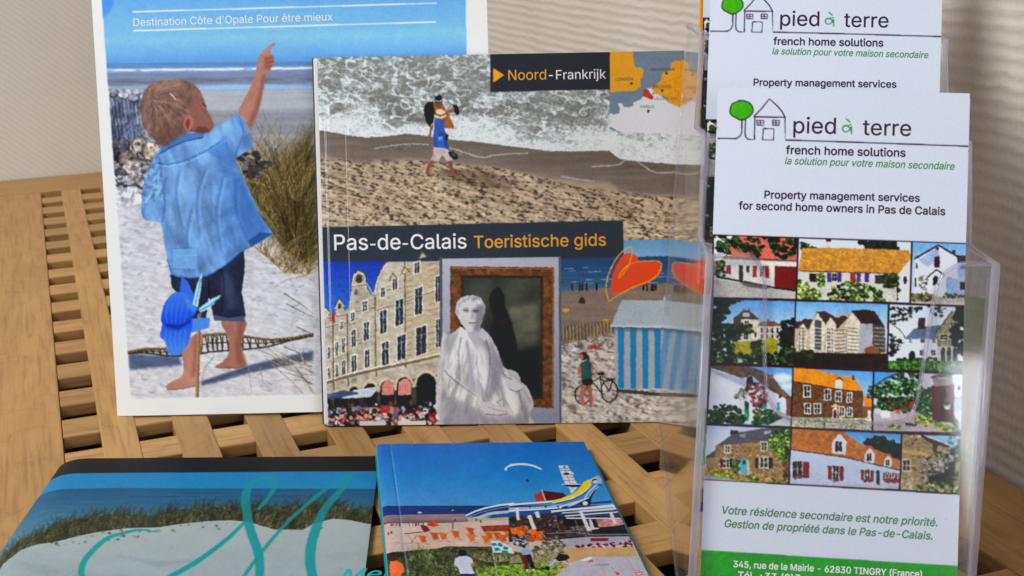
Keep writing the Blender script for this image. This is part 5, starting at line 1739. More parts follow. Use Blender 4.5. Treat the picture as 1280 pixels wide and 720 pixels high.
def leaflet_print():
    p = Print(99, 210, 3.5, [((897.4, 109.89), (0, 0)), ((1211.77, 117.22), (99, 0)), ((1194.46, 784.59), (99, 210)), ((873.81, 764.27), (0, 210))], (214, 221, 240))
    p.fill([(840, 684.2), (1240, 709.4), (1240, 820), (840, 820)], (44, 158, 38), tex=(0.05, 30, 20, 2))
    # logo: tree and house in one line
    p.crop(860, 0, 3)
    tree = spline([(160, 418), (166, 396), (180, 388), (196, 381), (214, 384), (232, 392), (242, 412), (236, 432), (204, 451), (176, 440), (163, 430)], 5, True)
    p.line(tree + [tree[0]], 8, PLUM)
    p.fill(tree, (84, 176, 40))
    p.line([(112, 521), (182, 522), (196, 512), (202, 498), (203, 448)], 4.6, PLUM)
    p.line([(216, 446), (214, 500), (216, 516), (226, 525), (249, 526), (251, 441)], 4.6, PLUM)
    p.line([(247, 440), (276, 410), (305, 374), (336, 402), (352, 422), (364, 444)], 4.6, PLUM)
    p.line([(247, 441), (364, 443)], 4.6, PLUM)
    p.line([(363, 441), (364, 528), (1060, 551)], 4.6, PLUM)
    p.line([(283, 485), (322, 486), (320, 528), (279, 527), (283, 485)], 4.4, PLUM)
    for x in (259, 317):
        p.line([(x, 454), (x + 25, 455), (x + 25, 473), (x, 472), (x, 453)], 4.0, PLUM)
        p.line([(x + 12, 454), (x + 12, 473)], 3.2, PLUM)
        p.line([(x, 463), (x + 25, 464)], 3.2, PLUM)
    # handwritten a with its accent
    gr = (62, 142, 62)
    p.line(spline([(606, 484), (592, 474), (580, 478), (578, 490), (588, 498), (602, 492), (610, 478), (610, 494), (612, 508)], 6), 4.5, gr)
    p.line([(590, 448), (606, 462)], 4.5, gr)
    p.line([(576, 480), (596, 474), (610, 470)], 3.5, gr)
    # ---------------- twelve house photographs
    p.crop()
    p.fill([(840, 291.4), (1240, 305.2), (1240, 620.5), (840, 597.2)], (58, 14, 38))
    G = [[(893, 294.6), (996, 298.6), (994, 373.6), (892, 371.4)], [(998.4, 298.8), (1137.6, 303), (1135.8, 378.4), (996, 374)], [(1140, 303.2), (1230, 306), (1230, 382.8), (1138, 379)],
         [(892, 374.6), (993.4, 376.8), (990.4, 456.4), (890, 452.6)], [(995, 377), (1108.8, 380.6), (1107, 460.8), (992, 457)], [(1111.4, 380.8), (1230, 385.2), (1230, 466), (1109.4, 461)],
         [(889, 456.6), (990, 460), (987.6, 532.6), (885, 528.6)], [(992, 460), (1090, 464.6), (1088.4, 537.6), (989.6, 533)], [(1092.4, 464.8), (1230, 469), (1230, 541), (1090.6, 538)],
         [(884, 531.6), (988, 535.6), (984.4, 604), (880, 599)], [(990, 535.8), (1125, 542.4), (1122.8, 611), (986.2, 604)], [(1127.4, 542.6), (1230, 546), (1230, 618), (1125, 611.4)]]
    base = p.img.copy()
    lf = [(30, 46, 26), (44, 62, 32), (70, 92, 44), (24, 34, 22)]
    dk = [(22, 32, 22), (34, 46, 28), (52, 70, 36), (74, 92, 48)]
    br = [(92, 126, 50), (142, 164, 86), (54, 84, 40), (176, 190, 120)]

    def begin(i):
        p.crop()
        p._keep = p.img.copy()

    def end(i):
        p.crop()
        q = G[i]
        w = p.win(q)
        mk = p.mask(q, w)
        full = np.zeros(p.img.shape[:2], bool)
        full[w] = mk
        p.img[~full] = p._keep[~full]

    def win(x0, y0, x1, y1, fr=(230, 230, 232), gl=(46, 48, 56), b=4, bars=True):
        p.rect(x0 - b, y0 - b, x1 + b, y1 + b, fr)
        p.rect(x0, y0, x1, y1, gl)
        if bars:
            p.line([((x0 + x1) / 2, y0), ((x0 + x1) / 2, y1)], max(2, b * 0.7), fr)
            p.line([(x0, (y0 + y1) / 2), (x1, (y0 + y1) / 2)], max(2, b * 0.6), fr)

    # 1 pink roof, red shutters
    begin(0)
    p.crop(880, 280, 4)
    p.fill(((20, 30), (480, 30), (480, 400), (20, 400)), (226, 232, 240))
    p.fill([(96, 170), (165, 62), (470, 70), (470, 186)], (214, 120, 108), tex=(0.10, 5, 2, 3))
    for i in range(8):
        p.line([(100, 160 - i * 12), (470, 178 - i * 13)], 1.5, (176, 88, 80), 0.4)
    p.fill([(60, 172), (470, 186), (470, 336), (350, 320), (60, 266)], (226, 227, 224), tex=(0.05, 8, 8, 4))
    p.line([(92, 170), (470, 186)], 6, (110, 66, 62))
    p.line([(92, 176), (470, 192)], 5, (160, 156, 152), 0.8)
    p.fill([(352, 211), (470, 214), (470, 332), (352, 318)], (122, 20, 26), tex=(0.15, 2, 20, 5))
    p.fill([(175, 208), (196, 208), (196, 294), (175, 288)], (66, 38, 34))
    for q in ((113, 207, 136, 252), (243, 210, 264, 268), (303, 210, 325, 272)):
        p.rect(*q, (158, 46, 40))
    win(280, 212, 300, 264, gl=(70, 74, 80), b=3)
    win(212, 210, 228, 244, gl=(40, 52, 40), b=2, bars=False)
    p.line([(60, 264), (200, 290), (352, 320), (470, 336)], 10, (34, 28, 26))
    p.fill([(40, 274), (200, 298), (352, 326), (470, 342), (470, 400), (40, 400)], (190, 190, 186), tex=(0.06, 6, 4, 6))
    p.fill([(180, 292), (260, 300), (346, 318), (300, 328), (200, 310)], (110, 92, 84), 0.9, soft=1)
    p.dabs([(55, 60), (170, 62), (160, 140), (110, 175), (60, 130)], 46, 13, lf, a=0.95)
    p.dabs([(160, 90), (240, 66), (300, 90), (280, 180), (230, 190), (180, 140)], 50, 12, lf, a=0.95)
    p.dabs([(300, 66), (470, 66), (470, 130), (400, 190), (340, 130)], 70, 13, lf, a=0.95)
    p.dabs([(56, 180), (100, 190), (116, 260), (60, 262)], 40, 10, br + lf, a=0.9)
    end(0)
    # 2 thatch with purple shutters
    begin(1)
    p.crop(880, 280, 4)
    p.rect(460, 40, 1080, 440, (216, 228, 244))
    p.dabs([(490, 96), (530, 108), (560, 125), (480, 130)], 24, 9, lf, a=0.9)
    p.dabs([(770, 84), (960, 92), (970, 140), (800, 124)], 70, 15, [(26, 32, 28), (40, 48, 36)], a=0.95)
    p.fill([(488, 124), (620, 120), (1020, 134), (1034, 170), (970, 250), (470, 236)], (206, 152, 70), tex=(0.22, 3, 2.2, 7))
    p.dabs([(490, 130), (1010, 140), (960, 240), (480, 228)], 160, 7, [(226, 178, 96), (176, 122, 52), (196, 142, 64)], a=0.5, asp=0.5)
    p.line([(470, 236), (970, 250)], 6, (110, 76, 44))
    p.rect(610, 84, 630, 120, (216, 208, 196))
    p.rect(606, 80, 634, 90, (60, 50, 50))
    p.fill([(470, 240), (968, 252), (968, 340), (470, 330)], (216, 216, 214))
    p.fill([(968, 250), (1040, 172), (1040, 390), (960, 380)], (222, 224, 226))
    p.ell(1002, 282, 10, 20, (40, 44, 52))
    p.rect(525, 248, 560, 292, (40, 34, 40))
    for x in (614, 664, 760, 800):
        p.rect(x, 244, x + 21, 292, (84, 66, 140))
    win(638, 248, 661, 286, b=2)
    p.fill([(728, 246), (756, 247), (756, 306), (728, 304)], (150, 76, 40))
    p.rect(850, 256, 900, 300, (60, 70, 60))
    p.dabs([(900, 250), (960, 250), (970, 380), (900, 380)], 70, 13, [(24, 30, 24), (40, 52, 34), (60, 78, 42)], a=0.95)
    p.rect(460, 322, 960, 420, (206, 208, 202), tex=(0.08, 5, 4, 8))
    p.dabs([(470, 280), (570, 330), (580, 378), (466, 376)], 70, 11, br, a=0.9)
    p.dabs([(560, 240), (600, 250), (596, 320), (560, 310)], 36, 9, br, a=0.9)
    p.dabs([(620, 330), (700, 290), (800, 310), (880, 330), (900, 385), (620, 384)], 130, 12, br + lf, a=0.9)
    end(1)
    # 3 white gabled villa
    begin(2)
    p.crop(1060, 280, 3.79)
    p.fill([(280, 70), (640, 70), (640, 400), (280, 400)], (132, 182, 236), grad=((196, 216, 240), 90, 240))
    p.fill([(314, 166), (425, 102), (518, 158), (518, 350), (306, 346)], (222, 228, 246))
    p.fill([(330, 172), (425, 112), (430, 170), (372, 206)], (160, 178, 222), 0.75, soft=1)
    p.fill([(514, 150), (640, 152), (640, 190), (514, 186)], (74, 62, 66))
    p.fill([(516, 188), (640, 190), (640, 346), (516, 344)], (176, 192, 224))
    p.line([(312, 166), (425, 102), (522, 160)], 9, (44, 44, 62))
    p.rect(490, 124, 504, 146, (60, 54, 60))
    p.ell(420, 118, 7, 7, (40, 40, 52))
    p.rect(405, 154, 431, 208, (66, 34, 48))
    win(318, 185, 326, 212, b=2, bars=False)
    win(312, 256, 320, 300, b=2, bars=False)
    p.rect(526, 276, 560, 312, (34, 34, 40))
    p.rect(528, 198, 560, 216, (120, 140, 190))
    p.fill([(376, 252), (416, 222), (462, 250), (462, 348), (376, 346)], (230, 234, 246))
    p.line([(372, 254), (415, 218), (454, 244)], 8, (58, 60, 82))
    p.fill([(398, 290), (399, 256), (410, 244), (422, 252), (424, 290)], (46, 44, 56))
    p.fill([(462, 250), (518, 262), (516, 346), (462, 348)], (150, 172, 216), 0.8)
    p.dabs([(330, 250), (372, 240), (368, 330), (340, 330)], 26, 6, [(130, 120, 80), (90, 90, 60)], a=0.8)
    p.rect(280, 345, 640, 372, (180, 178, 170))
    p.dabs([(302, 332), (400, 336), (400, 366), (302, 364)], 60, 8, [(96, 92, 54), (140, 126, 84), (62, 66, 40)], a=0.9)
    p.dabs([(450, 330), (560, 336), (560, 352), (450, 350)], 40, 6, [(50, 58, 40), (80, 84, 60)], a=0.9)
    p.rect(280, 372, 640, 400, (200, 196, 190))
    end(2)
    # 4 ivy tower house behind a hedge
    begin(3)
    p.crop(880, 280, 4)
    p.fill([(20, 360), (480, 360), (480, 720), (20, 720)], (112, 168, 228), grad=((186, 212, 236), 390, 520))
    p.fill([(268, 500), (390, 500), (390, 580), (268, 580)], (216, 212, 198))
    p.fill([(262, 512), (290, 488), (350, 486), (392, 512)], (136, 104, 84))
    for x in (284, 310, 336, 362):
        win(x, 520, x + 10, 545, b=2, bars=False)
        p.rect(x, 552, x + 10, 572, (90, 90, 80))
    p.fill([(148, 474), (272, 474), (272, 584), (148, 580)], (226, 216, 196), tex=(0.06, 6, 6, 9))
    p.fill([(148, 474), (186, 474), (186, 580), (148, 580)], (70, 70, 52))
    p.fill([(142, 476), (200, 430), (224, 430), (280, 478)], (84, 74, 74))
    p.fill([(196, 444), (226, 444), (230, 464), (192, 464)], (196, 196, 196))
    p.rect(194, 424, 202, 436, (140, 100, 84))
    p.rect(222, 424, 230, 436, (140, 100, 84))
    p.rect(316, 476, 324, 492, (150, 100, 84))
    win(204, 486, 224, 510, b=3)
    win(198, 546, 222, 576, b=3)
    win(252, 540, 262, 566, b=2, bars=False)
    p.dabs([(180, 500), (240, 510), (240, 545), (190, 560), (170, 580), (160, 520)], 50, 9, lf, a=0.9)
    p.dabs([(40, 376), (220, 372), (130, 400), (120, 460), (40, 520)], 90, 14, [(24, 32, 28), (38, 50, 36)], a=0.95)
    p.dabs([(40, 510), (150, 500), (160, 600), (40, 600)], 70, 14, [(26, 36, 26), (40, 54, 32)], a=0.95)
    p.dabs([(390, 490), (460, 470), (460, 600), (380, 590)], 70, 13, [(30, 36, 30), (46, 50, 38)], a=0.95)
    p.fill([(140, 590), (370, 578), (370, 660), (140, 660)], (168, 158, 44), tex=(0.14, 5, 3, 10))
    p.ell(330, 590, 36, 20, (190, 176, 56))
    p.dabs([(30, 590), (140, 580), (150, 650), (440, 640), (440, 730), (30, 730)], 240, 13, dk, a=0.95)
    p.dabs([(240, 590), (296, 580), (300, 680), (240, 680)], 50, 12, dk, a=0.95)
    p.dabs([(370, 590), (450, 580), (450, 690), (370, 690)], 60, 12, dk, a=0.95)
    end(3)
    # 5 apartment block with many gables
    begin(4)
    p.crop(880, 280, 4)
    p.fill([(440, 360), (940, 360), (940, 740), (440, 740)], (120, 178, 232), grad=((188, 214, 240), 390, 520))
    p.fill([(440, 490), (560, 470), (730, 450), (790, 450), (900, 500), (908, 660), (440, 650)], (196, 184, 162), tex=(0.06, 6, 6, 11))
    roof = (74, 56, 58)
    p.fill([(440, 478), (476, 490), (500, 474), (545, 478), (520, 530), (446, 520)], roof)
    p.fill([(560, 440), (600, 436), (662, 470), (700, 456), (716, 470), (660, 530), (612, 520)], roof)
    p.fill([(732, 434), (800, 428), (850, 436), (892, 500), (904, 540), (850, 520), (800, 500), (770, 500)], (62, 40, 42))
    for g in ([(470, 520), (494, 496), (514, 524), (510, 630), (466, 630)], [(528, 508), (566, 442), (606, 504), (596, 640), (528, 636)], [(608, 500), (632, 466), (660, 504), (654, 640), (606, 640)], [(700, 500), (736, 438), (782, 494), (772, 648), (700, 646)]):
        p.fill(g, (222, 214, 198))
        p.line(g[:3], 4, (120, 96, 92))
    p.fill([(552, 484), (568, 478), (586, 488), (584, 634), (552, 632)], (86, 92, 100))
    for y in range(520, 640, 18):
        p.line([(530, y), (596, y + 2)], 4, (226, 220, 208))
        p.line([(648, y + 8), (716, y + 2)], 5, (214, 206, 190))
        p.line([(650, y + 13), (714, y + 8)], 4, (96, 88, 84))
        p.line([(700, y), (772, y + 4)], 4, (120, 110, 100), 0.9)
        p.line([(700, y + 5), (772, y + 9)], 4, (232, 226, 212), 0.9)
        p.line([(470, y), (508, y)], 3, (120, 112, 106), 0.8)
        for x in (614, 624, 636):
            p.rect(x, y + 2, x + 6, y + 12, (90, 88, 92))
    p.fill([(776, 500), (840, 500), (840, 650), (772, 650)], (176, 180, 190))
    p.fill([(840, 500), (900, 510), (904, 640), (840, 650)], (84, 76, 76))
    for y in range(520, 640, 20):
        p.line([(842, y), (902, y + 2)], 4, (190, 184, 176))
    for x in (476, 494, 852, 872, 890):
        p.line([(x, 520), (x, 640)], 4, (110, 104, 102))
    p.fill([(800, 620), (850, 606), (880, 650), (800, 650)], (150, 96, 64))
    p.fill([(440, 640), (700, 646), (930, 648), (930, 740), (440, 740)], (48, 34, 28), tex=(0.4, 6, 3, 12))
    p.dabs([(440, 630), (540, 640), (540, 680), (440, 680)], 30, 12, [(40, 44, 28), (66, 62, 40)], a=0.9)
    end(4)
    # 6 long white manor
    begin(5)
    p.crop(1060, 280, 3.79)
    p.rect(170, 370, 640, 720, (206, 220, 242), grad=((226, 232, 244), 390, 520))
    p.fill([(240, 536), (420, 536), (420, 650), (240, 650)], (222, 228, 242))
    p.fill([(264, 546), (312, 494), (432, 478), (424, 544)], (108, 122, 152), tex=(0.1, 4, 2, 13))
    p.fill([(326, 500), (330, 446), (362, 444), (360, 496)], (78, 50, 50), tex=(0.2, 2, 2, 14))
    p.fill([(418, 514), (454, 462), (492, 412), (520, 432), (520, 600), (418, 592)], (146, 142, 118), tex=(0.14, 3, 3, 15))
    p.line([(414, 514), (454, 460), (492, 410)], 5, (70, 66, 62))
    win(434, 524, 468, 548, fr=(216, 214, 204), b=3)
    win(484, 466, 504, 490, fr=(206, 204, 194), b=2)
    p.rect(418, 580, 520, 650, (196, 198, 196))
    for x in (436, 464, 492):
        p.fill([(x, 650), (x, 600), (x + 5, 586), (x + 14, 582), (x + 20, 590), (x + 22, 650)], (54, 60, 56))
    for q in ((288, 546, 300, 562), (340, 544, 360, 562), (396, 544, 412, 562), (336, 596, 356, 622), (392, 598, 410, 622)):
        win(*q, b=2)
    p.ell(300, 626, 17, 26, (40, 56, 40), tex=(0.5, 2, 2, 16))
    p.dabs([(222, 640), (420, 632), (430, 652), (222, 656)], 60, 7, lf, a=0.9)
    p.fill([(180, 648), (640, 650), (640, 720), (180, 720)], (74, 122, 52), tex=(0.16, 8, 2, 17))
    p.dabs([(512, 396), (570, 396), (570, 640), (520, 640), (480, 520), (500, 480)], 110, 14, [(20, 26, 24), (32, 38, 30)], a=0.97)
    p.dabs([(196, 386), (300, 388), (340, 400), (290, 450), (196, 480)], 60, 8, [(30, 34, 30), (52, 54, 44)], a=0.9)
    p.dabs([(196, 520), (260, 560), (250, 600), (196, 630)], 50, 8, [(30, 34, 30), (46, 52, 40)], a=0.9)
    for q in ([(196, 400), (260, 430), (310, 410)], [(196, 470), (240, 500), (270, 540)], [(380, 392), (430, 410), (460, 400)], [(196, 560), (230, 570), (262, 560)]):
        p.line(q, 3, (46, 42, 40))
    p.dabs([(370, 390), (450, 392), (440, 440), (400, 440)], 16, 7, [(40, 46, 40)], a=0.8)
    end(5)
    # 7 thatched white cottage with roses
    begin(6)
    p.crop(880, 440, 4)
    p.rect(0, 50, 460, 380, (110, 168, 228), grad=((176, 208, 238), 70, 210))
    p.ell(390, 130, 50, 22, (226, 234, 244), soft=3)
    p.ell(420, 170, 40, 14, (222, 232, 244), soft=3)
    p.fill([(20, 76), (210, 126), (240, 146), (425, 232), (424, 300), (392, 332), (240, 356), (10, 360)], (220, 224, 240), tex=(0.05, 12, 12, 18))
    p.fill([(20, 80), (120, 112), (215, 132), (222, 186), (150, 150), (60, 112)], (158, 164, 190), 0.7, soft=2)
    p.fill(spline([(20, 66), (60, 64), (150, 68), (240, 78), (300, 98), (345, 128), (386, 180), (428, 220), (420, 236), (376, 214), (330, 190), (300, 166), (284, 158), (256, 132), (236, 116), (215, 124), (190, 130), (130, 110), (20, 72)], 3, True), (104, 88, 76), tex=(0.3, 3, 5, 19))
    p.fill([(300, 104), (340, 130), (420, 222), (400, 222), (330, 170)], (146, 124, 100), 0.5, soft=2)
    p.rect(326, 112, 346, 132, (150, 130, 116))
    p.fill([(212, 128), (240, 118), (248, 150), (236, 176), (212, 170)], (56, 44, 40))
    p.fill([(202, 250), (226, 250), (224, 346), (202, 344)], (24, 140, 112))
    p.rect(206, 250, 222, 288, (44, 48, 50))
    p.fill([(226, 250), (244, 250), (244, 350), (226, 350)], (232, 234, 244))
    p.rect(294, 246, 314, 290, (60, 150, 132))
    p.rect(364, 250, 380, 290, (70, 170, 190))
    p.rect(374, 210, 386, 230, (60, 54, 56))
    p.dabs([(150, 190), (210, 180), (214, 250), (160, 240)], 30, 8, [(90, 104, 76), (140, 144, 124)], a=0.8)
    p.dabs([(206, 178), (260, 150), (318, 190), (312, 250), (280, 300), (246, 310), (240, 230)], 120, 8, [(134, 54, 70), (90, 60, 54), (176, 96, 110), (70, 66, 50), (60, 46, 44)], a=0.9)
    p.dabs([(26, 300), (60, 266), (120, 262), (180, 290), (206, 340), (196, 358), (24, 356)], 170, 10, [(24, 42, 24), (40, 64, 34), (60, 86, 46)], a=0.97)
    p.dabs([(240, 330), (270, 296), (340, 290), (390, 330), (340, 358), (240, 360)], 110, 9, [(50, 84, 38), (74, 112, 50), (38, 62, 34)], a=0.95)
    p.fill([(330, 360), (392, 330), (470, 336), (470, 380), (330, 380)], (206, 208, 214))
    p.rect(410, 220, 460, 320, (110, 60, 50), 0.8)
    end(6)
    # 8 long stone house with an orange roof
    begin(7)
    p.crop(880, 440, 4)
    p.rect(440, 60, 860, 400, (96, 164, 230), grad=((160, 200, 238), 80, 200))
    p.fill([(440, 66), (530, 82), (688, 118), (748, 124), (792, 196), (700, 190), (440, 146)], (228, 152, 36), tex=(0.12, 4, 2.5, 20))
    p.fill([(440, 144), (700, 188), (792, 196), (792, 330), (440, 326)], (112, 80, 54), tex=(0.35, 3, 2, 21))
    p.dabs([(440, 150), (700, 192), (780, 200), (780, 320), (440, 318)], 130, 5, [(150, 112, 76), (74, 54, 40), (130, 96, 70)], a=0.7, asp=0.5)
    p.line([(440, 146), (700, 190), (792, 198)], 5, (70, 44, 30))
    for q in ((500, 170, 528, 222), (604, 188, 628, 236), (658, 198, 682, 244), (504, 258, 528, 304), (552, 260, 578, 304), (676, 276, 698, 320), (716, 280, 736, 318), (716, 206, 734, 248)):
        win(*q, fr=(234, 232, 226), gl=(38, 36, 42), b=5)
    p.fill([(640, 328), (642, 284), (654, 274), (666, 284), (664, 330)], (236, 232, 224))
    p.fill([(646, 328), (647, 290), (660, 288), (660, 328)], (70, 28, 26))
    p.fill([(630, 274), (654, 258), (680, 274)], (226, 200, 140))
    p.fill([(654, 140), (672, 132), (690, 142), (688, 186), (654, 180)], (220, 222, 226))
    p.fill([(648, 142), (672, 120), (698, 146), (672, 134)], (120, 80, 40))
    p.rect(738, 118, 750, 140, (110, 66, 50))
    p.fill([(792, 220), (850, 226), (850, 280), (800, 270)], (226, 150, 60))
    p.fill([(792, 270), (850, 276), (850, 330), (792, 330)], (140, 100, 76))
    p.rect(816, 290, 830, 330, (230, 228, 226))
    p.dabs([(820, 170), (850, 160), (850, 230), (816, 226)], 24, 9, lf, a=0.9)
    p.fill([(430, 326), (860, 330), (860, 400), (430, 400)], (196, 198, 176), tex=(0.10, 8, 2, 22))
    p.dabs([(440, 330), (860, 334), (860, 350), (440, 346)], 60, 6, [(110, 130, 80), (160, 170, 120)], a=0.8)
    end(7)
    # 9 ivy terrace with a red door
    begin(8)
    p.crop(1040, 440, 4)
    p.rect(190, 60, 800, 420, (206, 214, 226))
    p.fill([(196, 80), (380, 90), (300, 130), (196, 186)], (90, 166, 232))
    p.line([(200, 178), (262, 132), (336, 104)], 10, (96, 82, 86))
    p.dabs([(200, 190), (260, 150), (340, 104), (450, 108), (450, 300), (300, 300), (204, 280)], 320, 11, [(24, 52, 30), (40, 78, 42), (64, 106, 58), (30, 44, 30), (90, 126, 76)], a=0.95)
    p.fill([(448, 100), (800, 100), (800, 420), (600, 400), (448, 330)], (216, 218, 230), tex=(0.06, 8, 8, 23))
    p.dabs([(420, 190), (496, 180), (500, 330), (410, 320)], 110, 10, [(40, 84, 40), (70, 116, 60), (30, 56, 34)], a=0.9)
    p.fill([(494, 168), (606, 158), (606, 356), (498, 340)], (106, 24, 28))
    p.fill([(532, 176), (566, 172), (566, 344), (534, 340)], (56, 18, 24))
    for x in (500, 574):
        for y in range(180, 330, 14):
            p.line([(x, y), (x + 26, y - 1)], 2, (70, 14, 20), 0.8)
    p.fill([(492, 122), (520, 106), (596, 110), (600, 166), (510, 172)], (150, 144, 140), tex=(0.2, 3, 3, 24))
    p.line([(490, 126), (600, 112)], 6, (50, 44, 44))
    p.fill([(552, 262), (590, 260), (582, 286), (562, 286)], (216, 216, 206))
    p.ell(570, 258, 18, 10, (60, 96, 50))
    p.rect(628, 166, 636, 190, (50, 44, 50))
    p.ell(640, 262, 24, 30, (160, 190, 214), 0.8, soft=1)
    p.dabs([(600, 220), (800, 216), (800, 236), (600, 236)], 30, 6, [(150, 70, 84), (90, 60, 60)], a=0.8)
    p.fill([(190, 290), (420, 300), (500, 340), (800, 400), (800, 420), (190, 420)], (194, 184, 190), tex=(0.08, 6, 3, 25))
    p.fill([(236, 292), (286, 290), (290, 326), (244, 330)], (232, 232, 236))
    p.fill([(208, 282), (240, 282), (236, 310), (210, 306)], (214, 214, 220))
    p.dabs([(276, 230), (400, 230), (390, 310), (280, 300)], 50, 10, [(30, 66, 34), (56, 96, 50), (150, 60, 50)], a=0.9)
    p.ell(326, 296, 9, 10, (190, 100, 60))
    p.ell(396, 264, 12, 14, (176, 76, 52))
    p.fill([(360, 352), (420, 360), (420, 370), (366, 368)], (60, 56, 62), 0.9)
    p.dabs([(400, 316), (480, 336), (560, 356), (620, 396), (560, 390), (420, 350)], 90, 9, [(156, 170, 60), (196, 190, 90), (86, 124, 46)], a=0.9)
    p.dabs([(270, 362), (340, 360), (330, 386), (280, 382)], 24, 7, [(160, 170, 90), (120, 140, 70)], a=0.9)
    p.dabs([(590, 330), (616, 330), (640, 404), (600, 400)], 24, 9, [(50, 84, 40), (90, 120, 60)], a=0.9)
    end(8)
    # 10 slate roofed stone house
    begin(9)
    p.crop(880, 440, 4)
    p.rect(0, 350, 460, 680, (190, 204, 234), grad=((214, 220, 238), 360, 460))
    p.fill([(10, 522), (60, 486), (60, 530), (10, 530)], (96, 96, 104))
    p.fill([(10, 528), (62, 526), (62, 600), (10, 590)], (160, 142, 112))
    p.fill([(60, 470), (150, 404), (300, 380), (450, 366), (450, 430), (300, 446)], (98, 98, 108), tex=(0.14, 4, 2, 26))
    p.fill([(176, 412), (212, 406), (204, 424), (178, 426)], (160, 166, 178), 0.8)
    p.fill([(300, 396), (336, 390), (330, 406), (300, 410)], (190, 196, 206), 0.8)
    p.rect(132, 390, 172, 412, (60, 56, 60))
    p.fill([(60, 468), (300, 446), (450, 428), (450, 650), (190, 640), (58, 604)], (160, 134, 94), tex=(0.25, 3, 2, 27))
    p.dabs([(62, 472), (440, 436), (440, 640), (190, 630), (62, 596)], 300, 6, [(186, 160, 118), (120, 96, 64), (146, 118, 78), (200, 180, 144), (96, 78, 56)], a=0.75, asp=0.55)
    for q in ((108, 470, 128, 500), (288, 452, 312, 488), (98, 536, 124, 574), (282, 528, 316, 574)):
        win(*q, fr=(216, 206, 186), gl=(40, 38, 42), b=7)
    for q in ((82, 534, 96, 576), (128, 532, 144, 574), (256, 528, 271, 578), (322, 526, 342, 578)):
        p.rect(*q, (40, 30, 36))
    p.fill([(172, 540), (226, 536), (226, 614), (174, 610)], (206, 196, 172))
    p.fill([(181, 536), (214, 534), (214, 614), (182, 610)], (96, 180, 204))
    p.rect(194, 540, 210, 560, (50, 60, 70))
    p.dabs([(320, 420), (350, 390), (420, 384), (450, 420), (450, 530), (400, 550), (350, 520)], 160, 10, [(112, 152, 46), (150, 184, 74), (70, 104, 36), (46, 72, 30)], a=0.95)
    p.dabs([(142, 540), (176, 536), (178, 600), (142, 600)], 40, 8, [(96, 126, 50), (60, 86, 36)], a=0.9)
    p.dabs([(400, 540), (440, 540), (440, 640), (400, 640)], 40, 9, [(60, 56, 40), (96, 90, 60), (140, 60, 56)], a=0.9)
    p.fill([(6, 580), (60, 592), (190, 620), (450, 640), (450, 680), (6, 680)], (130, 152, 56), tex=(0.2, 4, 3, 28))
    p.dabs([(10, 576), (190, 606), (190, 636), (10, 616)], 90, 7, [(150, 176, 66), (176, 150, 60), (90, 120, 46), (190, 90, 60)], a=0.9)
    p.dabs([(190, 616), (430, 630), (430, 656), (190, 640)], 90, 8, [(170, 130, 60), (120, 130, 56), (190, 160, 90), (80, 90, 46)], a=0.9)
    p.fill([(4, 612), (100, 630), (200, 646), (4, 646)], (176, 172, 178))
    end(9)
    # 11 white house, red shutters, three dormers
    begin(10)
    p.crop(880, 440, 4)
    p.rect(430, 360, 1000, 700, (84, 152, 222), grad=((150, 194, 236), 380, 480))
    p.dabs([(800, 440), (880, 418), (980, 460), (984, 540), (840, 500)], 130, 14, [(22, 30, 26), (36, 46, 34)], a=0.97)
    p.fill([(430, 376), (600, 388), (700, 402), (740, 430), (800, 470), (870, 490), (972, 540), (972, 590), (700, 522), (430, 486)], (188, 124, 62), tex=(0.16, 3, 2.5, 29))
    p.dabs([(440, 390), (640, 410), (960, 560), (700, 510), (440, 476)], 150, 6, [(210, 150, 84), (156, 96, 46), (176, 110, 56)], a=0.6, asp=0.5)
    p.fill([(430, 484), (700, 524), (980, 586), (980, 700), (430, 690)], (206, 216, 238), grad=((190, 202, 230), 480, 660))
    p.line([(430, 486), (700, 524), (980, 590)], 6, (76, 56, 50))
    for (x, y, s_) in ((672, 400, 1.0), (824, 474, 0.72), (916, 512, 0.55)):
        p.fill([(x - 74 * s_, y + 40 * s_), (x - 10, y - 12 * s_), (x + 20 * s_, y - 10 * s_), (x + 46 * s_, y + 44 * s_), (x, y + 6)], (176, 110, 56))
        p.fill([(x - 34 * s_, y + 50 * s_), (x + 4 * s_, y + 6 * s_), (x + 40 * s_, y + 48 * s_), (x + 32 * s_, y + 112 * s_), (x - 34 * s_, y + 104 * s_)], (222, 226, 236))
        p.rect(x - 18 * s_, y + 46 * s_, x + 16 * s_, y + 96 * s_, (52, 26, 30))
        p.line([(x - 1, y + 46 * s_), (x - 1, y + 96 * s_)], 3, (220, 220, 226))
    red = (134, 32, 44)
    for (x0, x1, y0, y1, sl, sr) in ((442, 490, 544, 622, 0, 1), (642, 672, 566, 636, 1, 1), (802, 826, 586, 640, 1, 1), (906, 920, 598, 640, 1, 1), (936, 948, 602, 642, 1, 1), (966, 976, 602, 642, 1, 0)):
        win(x0, y0, x1, y1, fr=(226, 226, 222), gl=(50, 52, 58), b=4)
        ww = (x1 - x0) * 0.62
        if sl:
            p.rect(x0 - 5 - ww, y0 + 2, x0 - 4, y1, red)
        if sr:
            p.rect(x1 + 4, y0 + 4, x1 + 5 + ww, y1 + 6, red)
        p.dabs([(x0 - 4, y1 - 8), (x1 + 4, y1 - 8), (x1 + 4, y1 + 8), (x0 - 4, y1 + 8)], 14, 6, [(150, 60, 76), (66, 70, 50), (110, 40, 56)], a=0.9)
    p.fill([(858, 588), (876, 590), (876, 662), (858, 660)], (50, 60, 50))
    p.fill([(430, 654), (980, 664), (980, 700), (430, 700)], (190, 192, 204))
    end(10)
    # 12 stone barn with wisteria
    begin(11)
    p.crop(1040, 440, 4)
    p.rect(330, 390, 800, 740, (160, 144, 112), tex=(0.2, 4, 3, 30))
